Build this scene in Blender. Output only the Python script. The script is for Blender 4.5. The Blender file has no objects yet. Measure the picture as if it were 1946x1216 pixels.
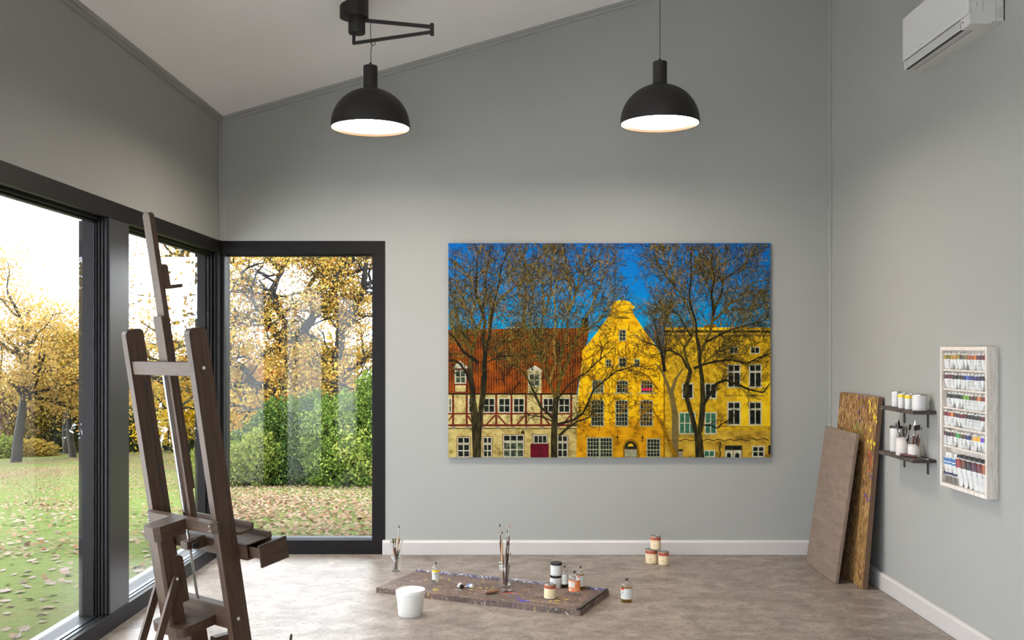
import bpy, math, random
import numpy as np
from mathutils import Vector, Matrix

# ------------------------------------------------------------------ camera, light, exposure
SC = bpy.context.scene
COL = SC.collection
F_PX, CX, CY, EYE = 1880.0, 976.0, 662.0, 1.456      # focal length in px, vanishing point, eye height
cam_d = bpy.data.cameras.new('camera'); cam = bpy.data.objects.new('camera', cam_d); COL.objects.link(cam)
cam.location = (0, 0, EYE); cam.rotation_euler = (math.pi/2, 0, 0)
cam_d.sensor_width = 36; cam_d.lens = 36*F_PX/1946
cam_d.shift_x = (973-CX)/1946; cam_d.shift_y = (CY-608)/1946
cam_d.clip_start = .05; cam_d.clip_end = 300
SC.camera = cam
SC.view_settings.view_transform = 'Standard'; SC.view_settings.look = 'None'
SC.view_settings.gamma = 1; SC.view_settings.use_curve_mapping = False
SC.view_settings.exposure = 0.95
SKY = 5.5
wd = bpy.data.worlds.new('overcast_sky'); SC.world = wd; wd.use_nodes = True
_n = wd.node_tree.nodes; _l = wd.node_tree.links
_bg = _n['Background']; _bg.inputs[1].default_value = SKY
_tc = _n.new('ShaderNodeTexCoord'); _sp = _n.new('ShaderNodeSeparateXYZ'); _rp = _n.new('ShaderNodeValToRGB')
_l.new(_tc.outputs['Generated'], _sp.inputs[0]); _l.new(_sp.outputs['Z'], _rp.inputs[0]); _l.new(_rp.outputs[0], _bg.inputs[0])
_rp.color_ramp.elements[0].position = 0.0; _rp.color_ramp.elements[0].color = (.82, .89, .98, 1)
_rp.color_ramp.elements[1].position = 0.9; _rp.color_ramp.elements[1].color = (.88, .94, 1.0, 1)
PEND = 38.0                                            # radiance of the pendant diffusers
c = SC.cycles
c.use_denoising = True; c.max_bounces = 10; c.diffuse_bounces = 6; c.glossy_bounces = 5
c.transparent_max_bounces = 24; c.transmission_bounces = 8; c.sample_clamp_indirect = 6; c.caustics_reflective = False; c.caustics_refractive = False

# ------------------------------------------------------------------ helpers
def lin(r, g, b, k=1.0):
    o = []
    for v in (r, g, b):
        v /= 255
        o.append(min(.95, (v/12.92 if v <= .04045 else ((v+.055)/1.055)**2.4)/k))
    return (*o, 1)

def at(px, py, Y):            # the world point seen at a picture position at depth Y
    return Vector(((px-CX)*Y/F_PX, Y, EYE-(py-CY)*Y/F_PX))
def onfloor(px, py, z=0.0):
    return at(px, py, (EYE-z)*F_PX/(py-CY))
def onx(px, py, X):
    return at(px, py, X*F_PX/(px-CX))

class NT:                      # short-hand for node trees
    def __init__(s, name):
        s.m = bpy.data.materials.new(name); s.m.use_nodes = True
        s.n = s.m.node_tree.nodes; s.l = s.m.node_tree.links
        s.b = s.n['Principled BSDF']; s.out = s.n['Material Output']
    def new(s, t, **kw):
        x = s.n.new('ShaderNode'+t)
        for k, v in kw.items(): setattr(x, k, v)
        return x
    def link(s, a, b): s.l.new(a, b)
    def coords(s, scale=(1, 1, 1), kind='Object', rot=(0, 0, 0)):
        t = s.new('TexCoord'); mp = s.new('Mapping'); mp.inputs['Scale'].default_value = scale; mp.inputs['Rotation'].default_value = rot
        s.link(t.outputs[kind], mp.inputs[0]); return mp.outputs[0]
    def noise(s, vec, scale=5, detail=4, rough=.6, dist=0):
        x = s.new('TexNoise'); x.inputs['Scale'].default_value = scale; x.inputs['Detail'].default_value = detail
        x.inputs['Roughness'].default_value = rough; x.inputs['Distortion'].default_value = dist
        s.link(vec, x.inputs['Vector']); return x.outputs['Fac']
    def ramp(s, fac, stops, interp='LINEAR'):
        x = s.new('ValToRGB'); x.color_ramp.interpolation = interp
        e = x.color_ramp.elements
        while len(e) < len(stops): e.new(.5)
        for i, (p, col) in enumerate(stops): e[i].position = p; e[i].color = col
        s.link(fac, x.inputs[0]); return x.outputs[0]
    def mix(s, fac, a, b, mode='MIX'):
        x = s.new('Mix', data_type='RGBA', blend_type=mode)
        if isinstance(fac, (int, float)): x.inputs[0].default_value = fac
        else: s.link(fac, x.inputs[0])
        for i, v in ((6, a), (7, b)):
            if isinstance(v, tuple): x.inputs[i].default_value = v
            else: s.link(v, x.inputs[i])
        return x.outputs[2]
    def bump(s, h, strength=.2, dist=.01):
        x = s.new('Bump'); x.inputs['Strength'].default_value = strength; x.inputs['Distance'].default_value = dist
        s.link(h, x.inputs['Height']); s.link(x.outputs[0], s.b.inputs['Normal'])
    def base(s, v):
        if isinstance(v, tuple): s.b.inputs['Base Color'].default_value = v
        else: s.link(v, s.b.inputs['Base Color'])

_cache = {}
def flat(name, col, rough=.5, metal=0.0, spec=.5, var=.06, scale=30):
    if name in _cache: return _cache[name]
    t = NT(name)
    f = t.noise(t.coords(), scale, 3)
    a = tuple(min(1, v*(1-var)) for v in col[:3])+(1,); b = tuple(min(1, v*(1+var)) for v in col[:3])+(1,)
    t.base(t.ramp(f, [(.3, a), (.7, b)]))
    t.b.inputs['Roughness'].default_value = rough; t.b.inputs['Metallic'].default_value = metal
    t.b.inputs['Specular IOR Level'].default_value = spec
    _cache[name] = t.m; return t.m

def wood(name, dark, light, scale, rough=.5):
    t = NT(name); v = t.coords(scale)
    f1 = t.noise(v, 1.6, 6, .62, .8); f2 = t.noise(v, 9, 3, .5)
    c1 = t.ramp(f1, [(.28, dark), (.5, tuple((a+b)/2 for a, b in zip(dark, light))), (.72, light)])
    t.base(t.mix(.35, c1, t.ramp(f2, [(.35, dark), (.65, light)])))
    t.b.inputs['Roughness'].default_value = rough; t.bump(f2, .08, .002)
    return t.m

def glassy(name, tint=(1, 1, 1, 1), ior=1.5, gl=1.0, rough=0.0):
    t = NT(name)
    tr = t.new('BsdfTransparent'); tr.inputs[0].default_value = tint
    g = t.new('BsdfGlossy'); g.inputs['Roughness'].default_value = rough; g.inputs['Color'].default_value = (gl, gl, gl, 1)
    fr = t.new('Fresnel'); ge = t.new('NewGeometry'); mr = t.new('MapRange'); mr.inputs[3].default_value = ior; mr.inputs[4].default_value = 1/ior
    t.link(ge.outputs['Backfacing'], mr.inputs[0]); t.link(mr.outputs[0], fr.inputs[0])   # same reflectance from either side of the sheet
    mx = t.new('MixShader'); t.link(fr.outputs[0], mx.inputs[0]); t.link(tr.outputs[0], mx.inputs[1]); t.link(g.outputs[0], mx.inputs[2])
    t.link(mx.outputs[0], t.out.inputs['Surface'])
    return t.m

class MB:                      # collects faces and links them as ONE mesh object
    def __init__(s): s.v = []; s.f = []; s.m = []; s.sm = []
    def add(s, vs, fs, mat=0, smooth=False, M=None):
        o = len(s.v)
        s.v += [tuple(M @ Vector(p)) if M is not None else tuple(p) for p in vs]
        s.f += [tuple(i+o for i in f) for f in fs]
        s.m += [mat]*len(fs); s.sm += [smooth]*len(fs); return s
    def box(s, a, b, mat=0, M=None):
        (x0, y0, z0), (x1, y1, z1) = [sorted(t) for t in zip(a, b)] and (tuple(map(min, zip(a, b))), tuple(map(max, zip(a, b))))
        vs = [(x0, y0, z0), (x1, y0, z0), (x1, y1, z0), (x0, y1, z0), (x0, y0, z1), (x1, y0, z1), (x1, y1, z1), (x0, y1, z1)]
        return s.add(vs, [(0, 3, 2, 1), (4, 5, 6, 7), (0, 1, 5, 4), (1, 2, 6, 5), (2, 3, 7, 6), (3, 0, 4, 7)], mat, False, M)
    def prism(s, poly, d0, d1, axis='y', mat=0, M=None, smooth=False):   # poly in the plane across axis
        def P(p, d):
            return {'x': (d, p[0], p[1]), 'y': (p[0], d, p[1]), 'z': (p[0], p[1], d)}[axis]
        n = len(poly); vs = [P(p, d0) for p in poly]+[P(p, d1) for p in poly]
        s.add(vs, [tuple(range(n))[::-1], tuple(range(n, 2*n))], mat, False, M)
        return s.add(vs, [(i, (i+1) % n, n+(i+1) % n, n+i) for i in range(n)], mat, smooth, M)
    def lathe(s, prof, n=24, mat=0, M=None, smooth=True, cap=(True, True)):
        vs = []
        for r, z in prof:
            vs += [(r*math.cos(2*math.pi*i/n), r*math.sin(2*math.pi*i/n), z) for i in range(n)]
        fs = []
        for k in range(len(prof)-1):
            for i in range(n):
                j = (i+1) % n; fs.append((k*n+i, k*n+j, (k+1)*n+j, (k+1)*n+i))
        if cap[0] and prof[0][0] > 1e-6: fs.append(tuple(range(n))[::-1])
        if cap[1] and prof[-1][0] > 1e-6: fs.append(tuple(range((len(prof)-1)*n, len(prof)*n)))
        return s.add(vs, fs, mat, smooth, M)
    def patch(s, r, a0, a1, z0, z1, mat=0, n=10, M=None):                # a label on a cylinder
        vs = []
        for i in range(n+1):
            a = a0+(a1-a0)*i/n
            vs += [(r*math.cos(a), r*math.sin(a), z0), (r*math.cos(a), r*math.sin(a), z1)]
        return s.add(vs, [(2*i, 2*i+2, 2*i+3, 2*i+1) for i in range(n)], mat, True, M)
    def tube(s, pts, rad, n=8, mat=0, M=None, flat_=1.0):
        pts = [Vector(p) for p in pts]
        if not isinstance(rad, (list, tuple)): rad = [rad]*len(pts)
        vs = []; fs = []; prev = None
        for k, p in enumerate(pts):
            d = (pts[min(k+1, len(pts)-1)]-pts[max(k-1, 0)]).normalized()
            if prev is None:
                u = d.cross(Vector((0, 0, 1)) if abs(d.z) < .9 else Vector((1, 0, 0))).normalized()
            else:
                u = (prev-d*prev.dot(d)).normalized()
            prev = u; w = d.cross(u)
            for i in range(n):
                a = 2*math.pi*i/n
                vs.append(p+u*rad[k]*math.cos(a)+w*rad[k]*flat_*math.sin(a))
        for k in range(len(pts)-1):
            for i in range(n):
                j = (i+1) % n; fs.append((k*n+i, k*n+j, (k+1)*n+j, (k+1)*n+i))
        fs += [tuple(range(n))[::-1], tuple(range((len(pts)-1)*n, len(pts)*n))]
        return s.add(vs, fs, mat, True, M)
    def build(s, name, mats, parent=None, bevel=0.0, seg=2):
        me = bpy.data.meshes.new(name); me.from_pydata(s.v, [], s.f)
        for m in (mats if isinstance(mats, (list, tuple)) else [mats]): me.materials.append(m)
        me.polygons.foreach_set('material_index', s.m); me.polygons.foreach_set('use_smooth', s.sm)
        if any(s.sm) : me.set_sharp_from_angle(angle=math.radians(40))
        me.update()
        o = bpy.data.objects.new(name, me); COL.objects.link(o)
        if parent is not None: o.parent = parent
        if bevel:
            b = o.modifiers.new('bevel', 'BEVEL'); b.width = bevel; b.segments = seg; b.limit_method = 'ANGLE'; b.angle_limit = math.radians(50)
        return o

def fast_mesh(name, V, nper, mat, parent=None):       # N separate n-gons from one array
    N = len(V)//nper
    me = bpy.data.meshes.new(name)
    me.vertices.add(len(V)); me.vertices.foreach_set('co', np.asarray(V, dtype=np.float32).ravel())
    me.loops.add(len(V)); me.loops.foreach_set('vertex_index', np.arange(len(V), dtype=np.int32))
    me.polygons.add(N); me.polygons.foreach_set('loop_start', np.arange(0, len(V), nper, dtype=np.int32))
    me.update(calc_edges=True); me.materials.append(mat)
    o = bpy.data.objects.new(name, me); COL.objects.link(o)
    if parent is not None: o.parent = parent
    return o

def tag(o, label=None, cat=None, group=None, kind=None):
    for k, v in (('label', label), ('category', cat), ('group', group), ('kind', kind)):
        if v: o[k] = v
    return o
def thing(name, label, cat, loc=(0, 0, 0), group=None, rot=None, kind=None):
    o = bpy.data.objects.new(name, None); COL.objects.link(o); o.location = loc; o.empty_display_size = .05
    if rot is not None: o.rotation_mode = 'QUATERNION'; o.rotation_quaternion = rot
    return tag(o, label, cat, group, kind)
def struct(o): o['kind'] = 'structure'; return o
def rrect(x0, y0, x1, y1, r, n=5, corners='1111'):    # rounded rectangle outline, corners bl br tr tl
    pts = []
    for (cx, cy, a0, on) in ((x0+r, y0+r, 180, corners[0]), (x1-r, y0+r, 270, corners[1]), (x1-r, y1-r, 0, corners[2]), (x0+r, y1-r, 90, corners[3])):
        if on == '1':
            pts += [(cx+r*math.cos(math.radians(a0+90*i/n)), cy+r*math.sin(math.radians(a0+90*i/n))) for i in range(n+1)]
        else:
            pts.append((x0 if cx < (x0+x1)/2 else x1, y0 if cy < (y0+y1)/2 else y1))
    return pts
def toward(p):                                         # angle from a standing thing to the eye
    return math.atan2(-p[1], -p[0])

# ------------------------------------------------------------------ room dimensions
XL, XR, YB, YR = -2.07, 2.24, 7.0, -1.6
def ceil_z(x): return 3.09+.2876*(x-XL)
WX0, WX1, WZ = XL, -.9085, 2.216                      # window in the back wall
LY0, LY1 = .0, YB                                     # window run in the left wall

# ------------------------------------------------------------------ room materials
def wall_mat():
    t = NT('sage_wall_paint'); v = t.coords()
    t.base(t.ramp(t.noise(v, .7, 3), [(.3, lin(152, 152, 148)), (.7, lin(156, 156, 152))]))
    t.b.inputs['Roughness'].default_value = .55; t.b.inputs['Specular IOR Level'].default_value = .35
    t.bump(t.noise(v, 160, 3), .05, .003); return t.m
def floor_mat():
    t = NT('mottled_stone_floor'); v = t.coords((.82, 1.0, 1))
    big = t.noise(v, 1.7, 6, .6, .3); mid = t.noise(v, 6.5, 9, .78, .5); fine = t.noise(v, 60, 5, .8, .3); pit = t.noise(t.coords((.7, 1.2, 1)), 30, 7, .8, 1.2)
    c1 = t.ramp(big, [(.3, lin(104, 94, 88)), (.7, lin(150, 138, 128))])
    c2 = t.ramp(mid, [(.36, lin(72, 62, 57)), (.48, lin(128, 116, 107)), (.60, lin(178, 165, 152))])
    c3 = t.ramp(fine, [(.34, lin(70, 61, 56)), (.48, lin(128, 117, 109)), (.66, lin(172, 160, 150))])
    cur = t.mix(.38, t.mix(.6, c1, c2), c3)
    cur = t.mix(t.ramp(pit, [(.355, (.9, .9, .9, 1)), (.42, (0, 0, 0, 1))]), cur, lin(58, 49, 44))
    t.base(cur)
    rr = t.ramp(mid, [(.3, (.44,)*3+(1,)), (.7, (.29,)*3+(1,))]); t.link(rr, t.b.inputs['Roughness'])
    t.b.inputs['Specular IOR Level'].default_value = .18
    t.bump(fine, .10, .003); return t.m
M_wall = wall_mat()
M_floor = floor_mat()
M_ceil = flat('ceiling_paint', lin(248, 244, 245), .8, var=.01)
M_trim = flat('sage_trim_paint', lin(154, 154, 150), .45, var=.02)
M_base = flat('white_skirting_paint', lin(190, 185, 182), .4, var=.015)
M_frame = flat('anthracite_window_metal', lin(23, 20, 20), .5, spec=.15, var=.05)
M_framel = flat('graphite_window_metal', lin(44, 44, 48), .34, metal=.1, var=.05)
M_track = flat('bare_metal_track', lin(112, 118, 128), .3, metal=1, var=.05)
M_pane = glassy('window_glass', (.985, .99, .985, 1), 1.23)
M_blk = flat('black_metal', lin(30, 28, 27), .42, var=.05)

# ------------------------------------------------------------------ the room
struct(MB().box((XL-.1, YR-.2, -.12), (XR+.2, YB+.12, 0)).build('floor', M_floor))
T = .22
b = MB()                                              # back wall: right of the window, and above it
b.prism([(WX1, 0), (XR, 0), (XR, ceil_z(XR)), (WX1, ceil_z(WX1))], YB, YB+T, 'y')
b.prism([(XL-T, WZ), (WX1, WZ), (WX1, ceil_z(WX1)), (XL-T, ceil_z(XL-T))], YB, YB+T, 'y')
struct(b.build('wall_back', M_wall))
b = MB()
b.box((XL-T, YR, WZ), (XL, YB, ceil_z(XL)+.02)); b.box((XL-T, YR, 0), (XL, LY0, WZ))
struct(b.build('wall_left', M_wall))
struct(MB().box((XR, YR, 0), (XR+T, YB+T, ceil_z(XR)+.1)).build('wall_right', M_wall))
b = MB(); RA, RB, RZ = -1.95, .35, 2.4                  # rear wall, with an unseen glazed door added behind the eye for daylight
b.prism([(XL-T, 0), (RA, 0), (RA, ceil_z(RA)), (XL-T, ceil_z(XL-T))], YR-T, YR, 'y'); b.prism([(RB, 0), (XR+T, 0), (XR+T, ceil_z(XR+T)), (RB, ceil_z(RB))], YR-T, YR, 'y')
b.prism([(RA, RZ), (RB, RZ), (RB, ceil_z(RB)), (RA, ceil_z(RA))], YR-T, YR, 'y'); struct(b.build('wall_rear', M_wall))
x0, x1 = XL-T-.5, XR+T
struct(MB().prism([(x0, ceil_z(x0)), (x1, ceil_z(x1)), (x1, ceil_z(x1)+.2), (x0, ceil_z(x0)+.2)], YR-T, YB+T+.5, 'y').build('ceiling', M_ceil))
# skirting boards
def skirt(name, poly, d0, d1, ax):
    struct(MB().prism(poly, d0, d1, ax).build(name, M_base, None, .004))
prof = [(0, 0), (.028, 0), (.028, .088), (.020, .102), (0, .104)]
skirt('baseboard_back', [(YB-.036*(p[0]/.028), p[1]) for p in prof], -.924, XR, 'x')
skirt('baseboard_right', [(XR-p[0], p[1]) for p in prof], YR, YB-.03, 'y')
# trims in the wall colour: two corner beads, cornice strips along the ceiling
struct(MB().box((XL, YB-.012, WZ), (XL+.036, YB, 3.12)).box((XL, YB-.04, WZ), (XL+.012, YB-.012, 3.12)).build('trim_1', M_trim, None, .003))
struct(MB().box((XR-.016, YB-.034, 0.104), (XR, YB, ceil_z(XR)-.01)).build('trim_2', M_trim, None, .003))
b = MB()
for (d, h0, h1) in ((.022, .0, .02), (.011, .02, .043)):
    b.prism([(XL, ceil_z(XL)-h1), (XR, ceil_z(XR)-h1), (XR, ceil_z(XR)-h0+.003), (XL, ceil_z(XL)-h0+.003)], YB-d, YB, 'y')
struct(b.build('trim_3', M_trim))
b = MB()
for (d, h0, h1) in ((.022, .0, .02), (.011, .02, .043)):
    b.box((XL, YR, ceil_z(XL)-h1), (XL+d, YB-.022, ceil_z(XL)-h0+.004))
struct(b.build('trim_4', M_trim))

# left window: frame face flush with the wall, glass set back, metal tracks at the sill
def left_window():
    w = thing('window_1', None, None, (0, 0, 0)); w['kind'] = 'structure'
    b = MB(); xo = XL-.17
    b.box((xo, LY0, 0), (XL, YB+.07, .087)); b.box((xo, LY0, 2.128), (XL, YB+.07, WZ))
    b.box((xo, LY0, .087), (XL, LY0+.1, 2.128)); b.box((xo, YB-.05, .087), (XL+.0, YB+.07, 2.128))
    for k in range(4):                                # stepped profile at the far jamb and along the head
        b.box((XL-.03-.022*k, YB-.05-.012*(k % 2)-.016, .087), (XL-.02-.022*k, YB-.05, 2.128))
    b.box((XL-.11, LY0+.1, 2.112), (XL-.045, YB-.05, 2.13)); b.box((XL-.10, LY0+.1, 2.100), (XL-.065, YB-.05, 2.113))
    b.build('window_frame', M_frame, w, .002)
    for (y0, y1) in ((5.08, 5.338), (2.45, 2.70)):
        m = MB(); m.box((XL-.15, y0, .087), (XL-.004, y1, 2.128)); m.build('mullion', M_framel, w, .003)
        m = MB()
        for k, dx in enumerate((.012, .032, .050, .066)):
            m.box((XL-dx-.008, y0-.012, .087), (XL-dx, y0+.002, 2.128), 0)
            m.box((XL-dx-.008, y1-.002, .087), (XL-dx, y1+.012, 2.128), 0)
        m.box((XL-.155, y0-.02, .087), (XL-.078, y0+.002, 2.11)); m.box((XL-.155, y1-.002, .087), (XL-.078, y1+.02, 2.11))
        m.build('mullion_profile', M_frame, w, .0015)
    m = MB()
    for (x, h) in ((.030, .006), (.042, .004), (.056, .007), (.066, .004)):
        for (y0, y1) in ((LY0+.1, 2.45), (2.70, 5.06), (5.36, YB-.07)):
            m.box((XL-x-.004, y0, .086), (XL-x, y1, .087+h))
    m.build('track', M_track, w)
    for (y0, y1) in ((LY0+.1, 2.43), (2.72, 5.06), (5.358, YB-.06)):
        MB().box((XL-.081, y0, .09), (XL-.075, y1, 2.115)).build('glass', M_pane, w)
left_window()
def back_window():
    w = thing('window_2', None, None, (0, 0, 0)); w['kind'] = 'structure'
    b = MB(); yo = YB+.17; a, r = -2.053, -1.0016
    b.box((XL, YB-.004, 0), (WX1, yo, .100)); b.box((XL+.0, YB-.004, 2.126), (WX1, yo, WZ))
    b.box((r, YB-.004, .1), (WX1, yo, 2.126)); b.box((XL, YB-.004, .1), (a-.002, yo, 2.126))
    b.box((a, YB+.05, 2.112), (r, YB+.10, 2.127))
    b.build('window_frame', M_frame, w, .002)
    m = MB()
    for (y, h) in ((.022, .006), (.045, .010)):
        m.box((a+.002, YB+y, .099), (r, YB+y+.005, .100+h))
    m.build('track', M_track, w)
    m = MB()
    for k in range(3): m.box((a-.003, YB+.012+.02*k, .1), (a+.006, YB+.02+.02*k, 2.126))
    m.build('jamb_profile', M_framel, w, .001)
    MB().box((a, YB+.075, .1), (r, YB+.081, 2.126)).build('glass', M_pane, w)
back_window()
def unseen_rear_door():  # added door out of view, there to admit more daylight
    w = thing('added_daylight_door', None, None, (0, 0, 0)); w['kind'] = 'structure'; b = MB(); y0, y1 = YR-.12, YR-.04
    for (a, z0, c_, z1) in ((RA, 0, RA+.08, RZ), (RB-.08, 0, RB, RZ), ((RA+RB)/2-.04, 0, (RA+RB)/2+.04, RZ), (RA, RZ-.08, RB, RZ), (RA, 0, RB, .08)): b.box((a, y0, z0), (c_, y1, z1))
    b.build('door_frame', M_frame, w); MB().box((RA+.08, YR-.085, .08), (RB-.08, YR-.079, RZ-.08)).build('glass', M_pane, w)
unseen_rear_door()

# ------------------------------------------------------------------ easel
LEAN = math.radians(9.5); sn, cs = math.sin(LEAN), math.cos(LEAN)
hd = math.atan2(.783, .622)
S_ = Vector((-math.sin(hd), math.cos(hd), 0)); Fh = Vector((math.cos(hd), math.sin(hd), 0))
Fp = Fh*cs+Vector((0, 0, sn)); U_ = -Fh*sn+Vector((0, 0, cs))
R = Matrix((-S_, Fp, U_)).transposed()
def hz(s, f, z): return (-s, f*cs+z*sn, -f*sn+z*cs)   # a level point in the leaning frame
DK, LT = lin(36, 25, 17), lin(86, 61, 43)
WU = wood('walnut_along_post', DK, LT, (38, 38, 2.2)); WS = wood('walnut_along_bar', DK, LT, (2.4, 38, 38)); WF = wood('walnut_along_arm', DK, LT, (38, 2.6, 38))
M_screw = flat('pale_screw_plug', lin(205, 196, 180), .4)
M_chrome = flat('chrome', lin(205, 205, 205), .12, metal=1, var=.02)
def easel():
    e = thing('studio_easel', 'tall dark walnut studio easel seen from behind, beside the large left window', 'easel', (-.9907, 3.7808, 0), rot=R.to_quaternion())
    def bx(nm, s0, s1, f0, f1, u0, u1, m, bev=.003, par=e): return MB().box((-s0, f0, u0), (-s1, f1, u1)).build(nm, m, par, bev)
    for s in (0, .42):                                # uprights, rounded at the top, a groove on the inner face
        p = [q for q in rrect(-.042, .055, .034, 1.553, .022, 6, '0011')]
        po = MB().prism(p, -s-.016, -s+.016, 'x').build('upright_post', WU, e, .002)
        g = 1 if s == 0 else -1
        bx('slide_groove', s+g*.0162, s+g*.0148, .008, .013, .68, 1.34, M_blk, 0, po)
    cb = bx('crossbar', .016, .404, -.036, -.0165, 1.379, 1.431, WS)
    ma = MB().prism(rrect(-.236, .93, -.19, 1.985, .018, 5, '0011'), .0, .021, 'y').build('mast', WU, e, .002)
    ch = MB().box((-.242, -.016, .80), (-.186, -.0005, 1.60)).box((-.242, -.0005, .80), (-.2365, .010, 1.60)).box((-.1895, -.0005, .80), (-.186, .010, 1.60))
    ch.build('mast_channel', WU, e, .0015)
    MB().tube([(-.215, -.022, .494), (-.215, -.0235, 1.379)], .0055, 12).build('lift_rod', M_chrome, e)
    cl = MB().prism(rrect(.0215, 1.698, .047, 1.79, .012, 5, '0011'), -.232, -.192, 'x').build('canvas_clamp', WU, e, .001)
    MB().box((-.226, .0465, 1.696), (-.196, .100, 1.709)).build('clamp_peg', WF, cl, .001)
    # rear beam with bevelled ends, arm and rear post
    rb = MB().prism([(-.412, -.044), (-.412, -.055), (-.398, -.072), (.022, -.072), (.038, -.055), (.038, -.044)], .80, .842, 'z').build('rear_beam', WS, e, .0015)
    for s in (-.01, .392):
        for u in (.812, .83):
            MB().lathe([(0, 0), (.0026, 0), (.0026, .0012), (0, .0012)], 8, M=Matrix.Translation((-s, -.0718, u)) @ Matrix.Rotation(math.pi/2, 4, 'X')).build('screw', M_screw, rb)
    MB().prism([(-.235, -.072), (-.235, -.178), (-.218, -.197), (-.157, -.197), (-.140, -.178), (-.140, -.072)], .788, .8422, 'z').build('rear_arm', WF, e, .002)
    MB().prism([(-.222, -.125), (-.222, -.178), (-.213, -.187), (-.158, -.187), (-.149, -.178), (-.149, -.125)], .44, .79, 'z').build('rear_post', WU, e, .0015)
    bl = MB().prism(rrect(-.150, .53, -.096, .712, .02, 5, '0011'), -.205, -.152, 'x').build('brace_block', WU, e, .002)
    for s in (.138, .238):
        a = (-.145, .634); z = (-.44, .085)
        d = Vector((z[0]-a[0], z[1]-a[1])).normalized(); n = Vector((-d.y, d.x))*.0135
        pts = [(a[0]+.0135*math.cos(t), a[1]+.0135*math.sin(t)) for t in [math.atan2(n.y, n.x)-math.pi*i/8 for i in range(9)]]
        if d.dot(Vector((pts[4][0]-a[0], pts[4][1]-a[1]))) > 0:
            pts = [(a[0]+.0135*math.cos(t), a[1]+.0135*math.sin(t)) for t in [math.atan2(n.y, n.x)+math.pi*i/8 for i in range(9)]]
        last = Vector(pts[-1]); first = Vector(pts[0]); L = (Vector(z)-Vector(a)).length
        pts += [tuple(last+d*L), tuple(first+d*L)]
        st = MB().prism(pts, -s-.007, -s+.007, 'x').build('brace_strut', WU, e, .001)
        MB().lathe([(0, 0), (.0055, 0), (.0055, .0015), (0, .0015)], 12, M=Matrix.Translation((-s+.007, a[0], a[1])) @ Matrix.Rotation(math.pi/2, 4, 'Y')).build('screw', M_screw, st)
    bx('lower_bar', .016, .404, -.038, -.006, .416, .505, WS)
    pl = MB().prism(rrect(-.285, -.192, -.085, -.038, .03, 6, '1100'), .425, .461, 'z').build('hinge_plate', WS, e, .002)
    m = MB().tube([(-.213, -.100, .455), (-.213, -.100, .484)], .004, 8)
    m.tube([(-.235, -.094, .478), (-.213, -.100, .468), (-.189, -.106, .480)], [.0045, .0055, .0045], 8); m.lathe([(0, .461), (.011, .461), (.009, .466), (0, .466)], 14, M=Matrix.Translation((-.213, -.100, 0)))
    m.build('wing_nut', M_chrome, pl)
    for p in ((-.105, -.075, .461), (-.21, -.088, .461), (-.13, -.17, .461)):
        MB().lathe([(0, 0), (.003, 0), (.003, .0016), (0, .0016)], 8, M=Matrix.Translation(p)).build('screw', M_chrome, pl)
    MB().box((-.29, -.125, .03), (-.13, -.055, .426)).build('base_column', WU, e, .003)
    for (s0, s1, f0, f1, z0, z1) in ((.105, .14, -.10, .045, .318, .355), (.05, .09, -.03, .03, .268, .305)):
        q = [hz(s, f, z) for z in (z0, z1) for (s, f) in ((s0, f0), (s1, f0), (s1, f1), (s0, f1))]
        MB().add(q, [(0, 3, 2, 1), (4, 5, 6, 7), (0, 1, 5, 4), (1, 2, 6, 5), (2, 3, 7, 6), (3, 0, 4, 7)]).build('base_rail', WF, e, .002)
    for s in (0, .42):                                # level feet
        q = [hz(a, f, z) for z in (.0, .075) for (a, f) in ((s-.03, -.42), (s+.03, -.42), (s+.03, .40), (s-.03, .40))]
        MB().add(q, [(0, 3, 2, 1), (4, 5, 6, 7), (0, 1, 5, 4), (1, 2, 6, 5), (2, 3, 7, 6), (3, 0, 4, 7)]).build('foot', WF, e, .004)
    q = [hz(a, f, z) for z in (.0, .06) for (a, f) in ((-.03, -.47), (.45, -.47), (.45, -.41), (-.03, -.41))]
    MB().add(q, [(0, 3, 2, 1), (4, 5, 6, 7), (0, 1, 5, 4), (1, 2, 6, 5), (2, 3, 7, 6), (3, 0, 4, 7)]).build('rear_foot', WS, e, .004)
    bk = MB().box((-.222, -.012, .694), (-.186, .034, .74)).box((-.236, -.048, .703), (-.19, -.004, .735)).build('rod_bracket', WS, e, .004)
    MB().box((-.184, -.034, .706), (-.172, -.008, .728)).build('bracket_knob', M_blk, bk, .003)
    for s in (0,):
        for (u, f) in ((1.405, -.002), (.452, -.010)):
            MB().lathe([(0, 0), (.0065, 0), (.0065, .0012), (0, .0012)], 14, M=Matrix.Translation((.0161, f, u)) @ Matrix.Rotation(math.pi/2, 4, 'Y')).build('screw', M_screw, e)
    # drawer box in front of the posts, its drawer pulled out, and the canvas tray above
    o = MB().box((-.45, .036, .668), (.06, .044, .728)).box((-.45, .044, .722), (.06, .155, .728)).box((-.45, .044, .668), (.06, .155, .674)).box((-.45, .147, .674), (.06, .155, .722)).box((-.45, .150, .722), (.06, .158, .744)).box((-.45, .044, .674), (-.44, .147, .722))
    o.build('drawer_box', WS, e, .0015)
    dr = MB().box((-.10, .052, .679), (.128, .058, .716)).box((-.10, .134, .679), (.128, .140, .716)).box((-.10, .052, .677), (.128, .140, .681)).box((-.10, .052, .679), (-.094, .14, .716)).build('drawer', WS, e, .0008)
    MB().box((.128, .040, .648), (.135, .168, .733)).build('drawer_front', WF, dr, .001)
    tr = MB().box((-.40, .0365, .764), (.034, .100, .775)).box((-.34, .094, .775), (.034, .103, .795)).build('canvas_tray', WS, e, .0015)
    return e
easel()

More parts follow.
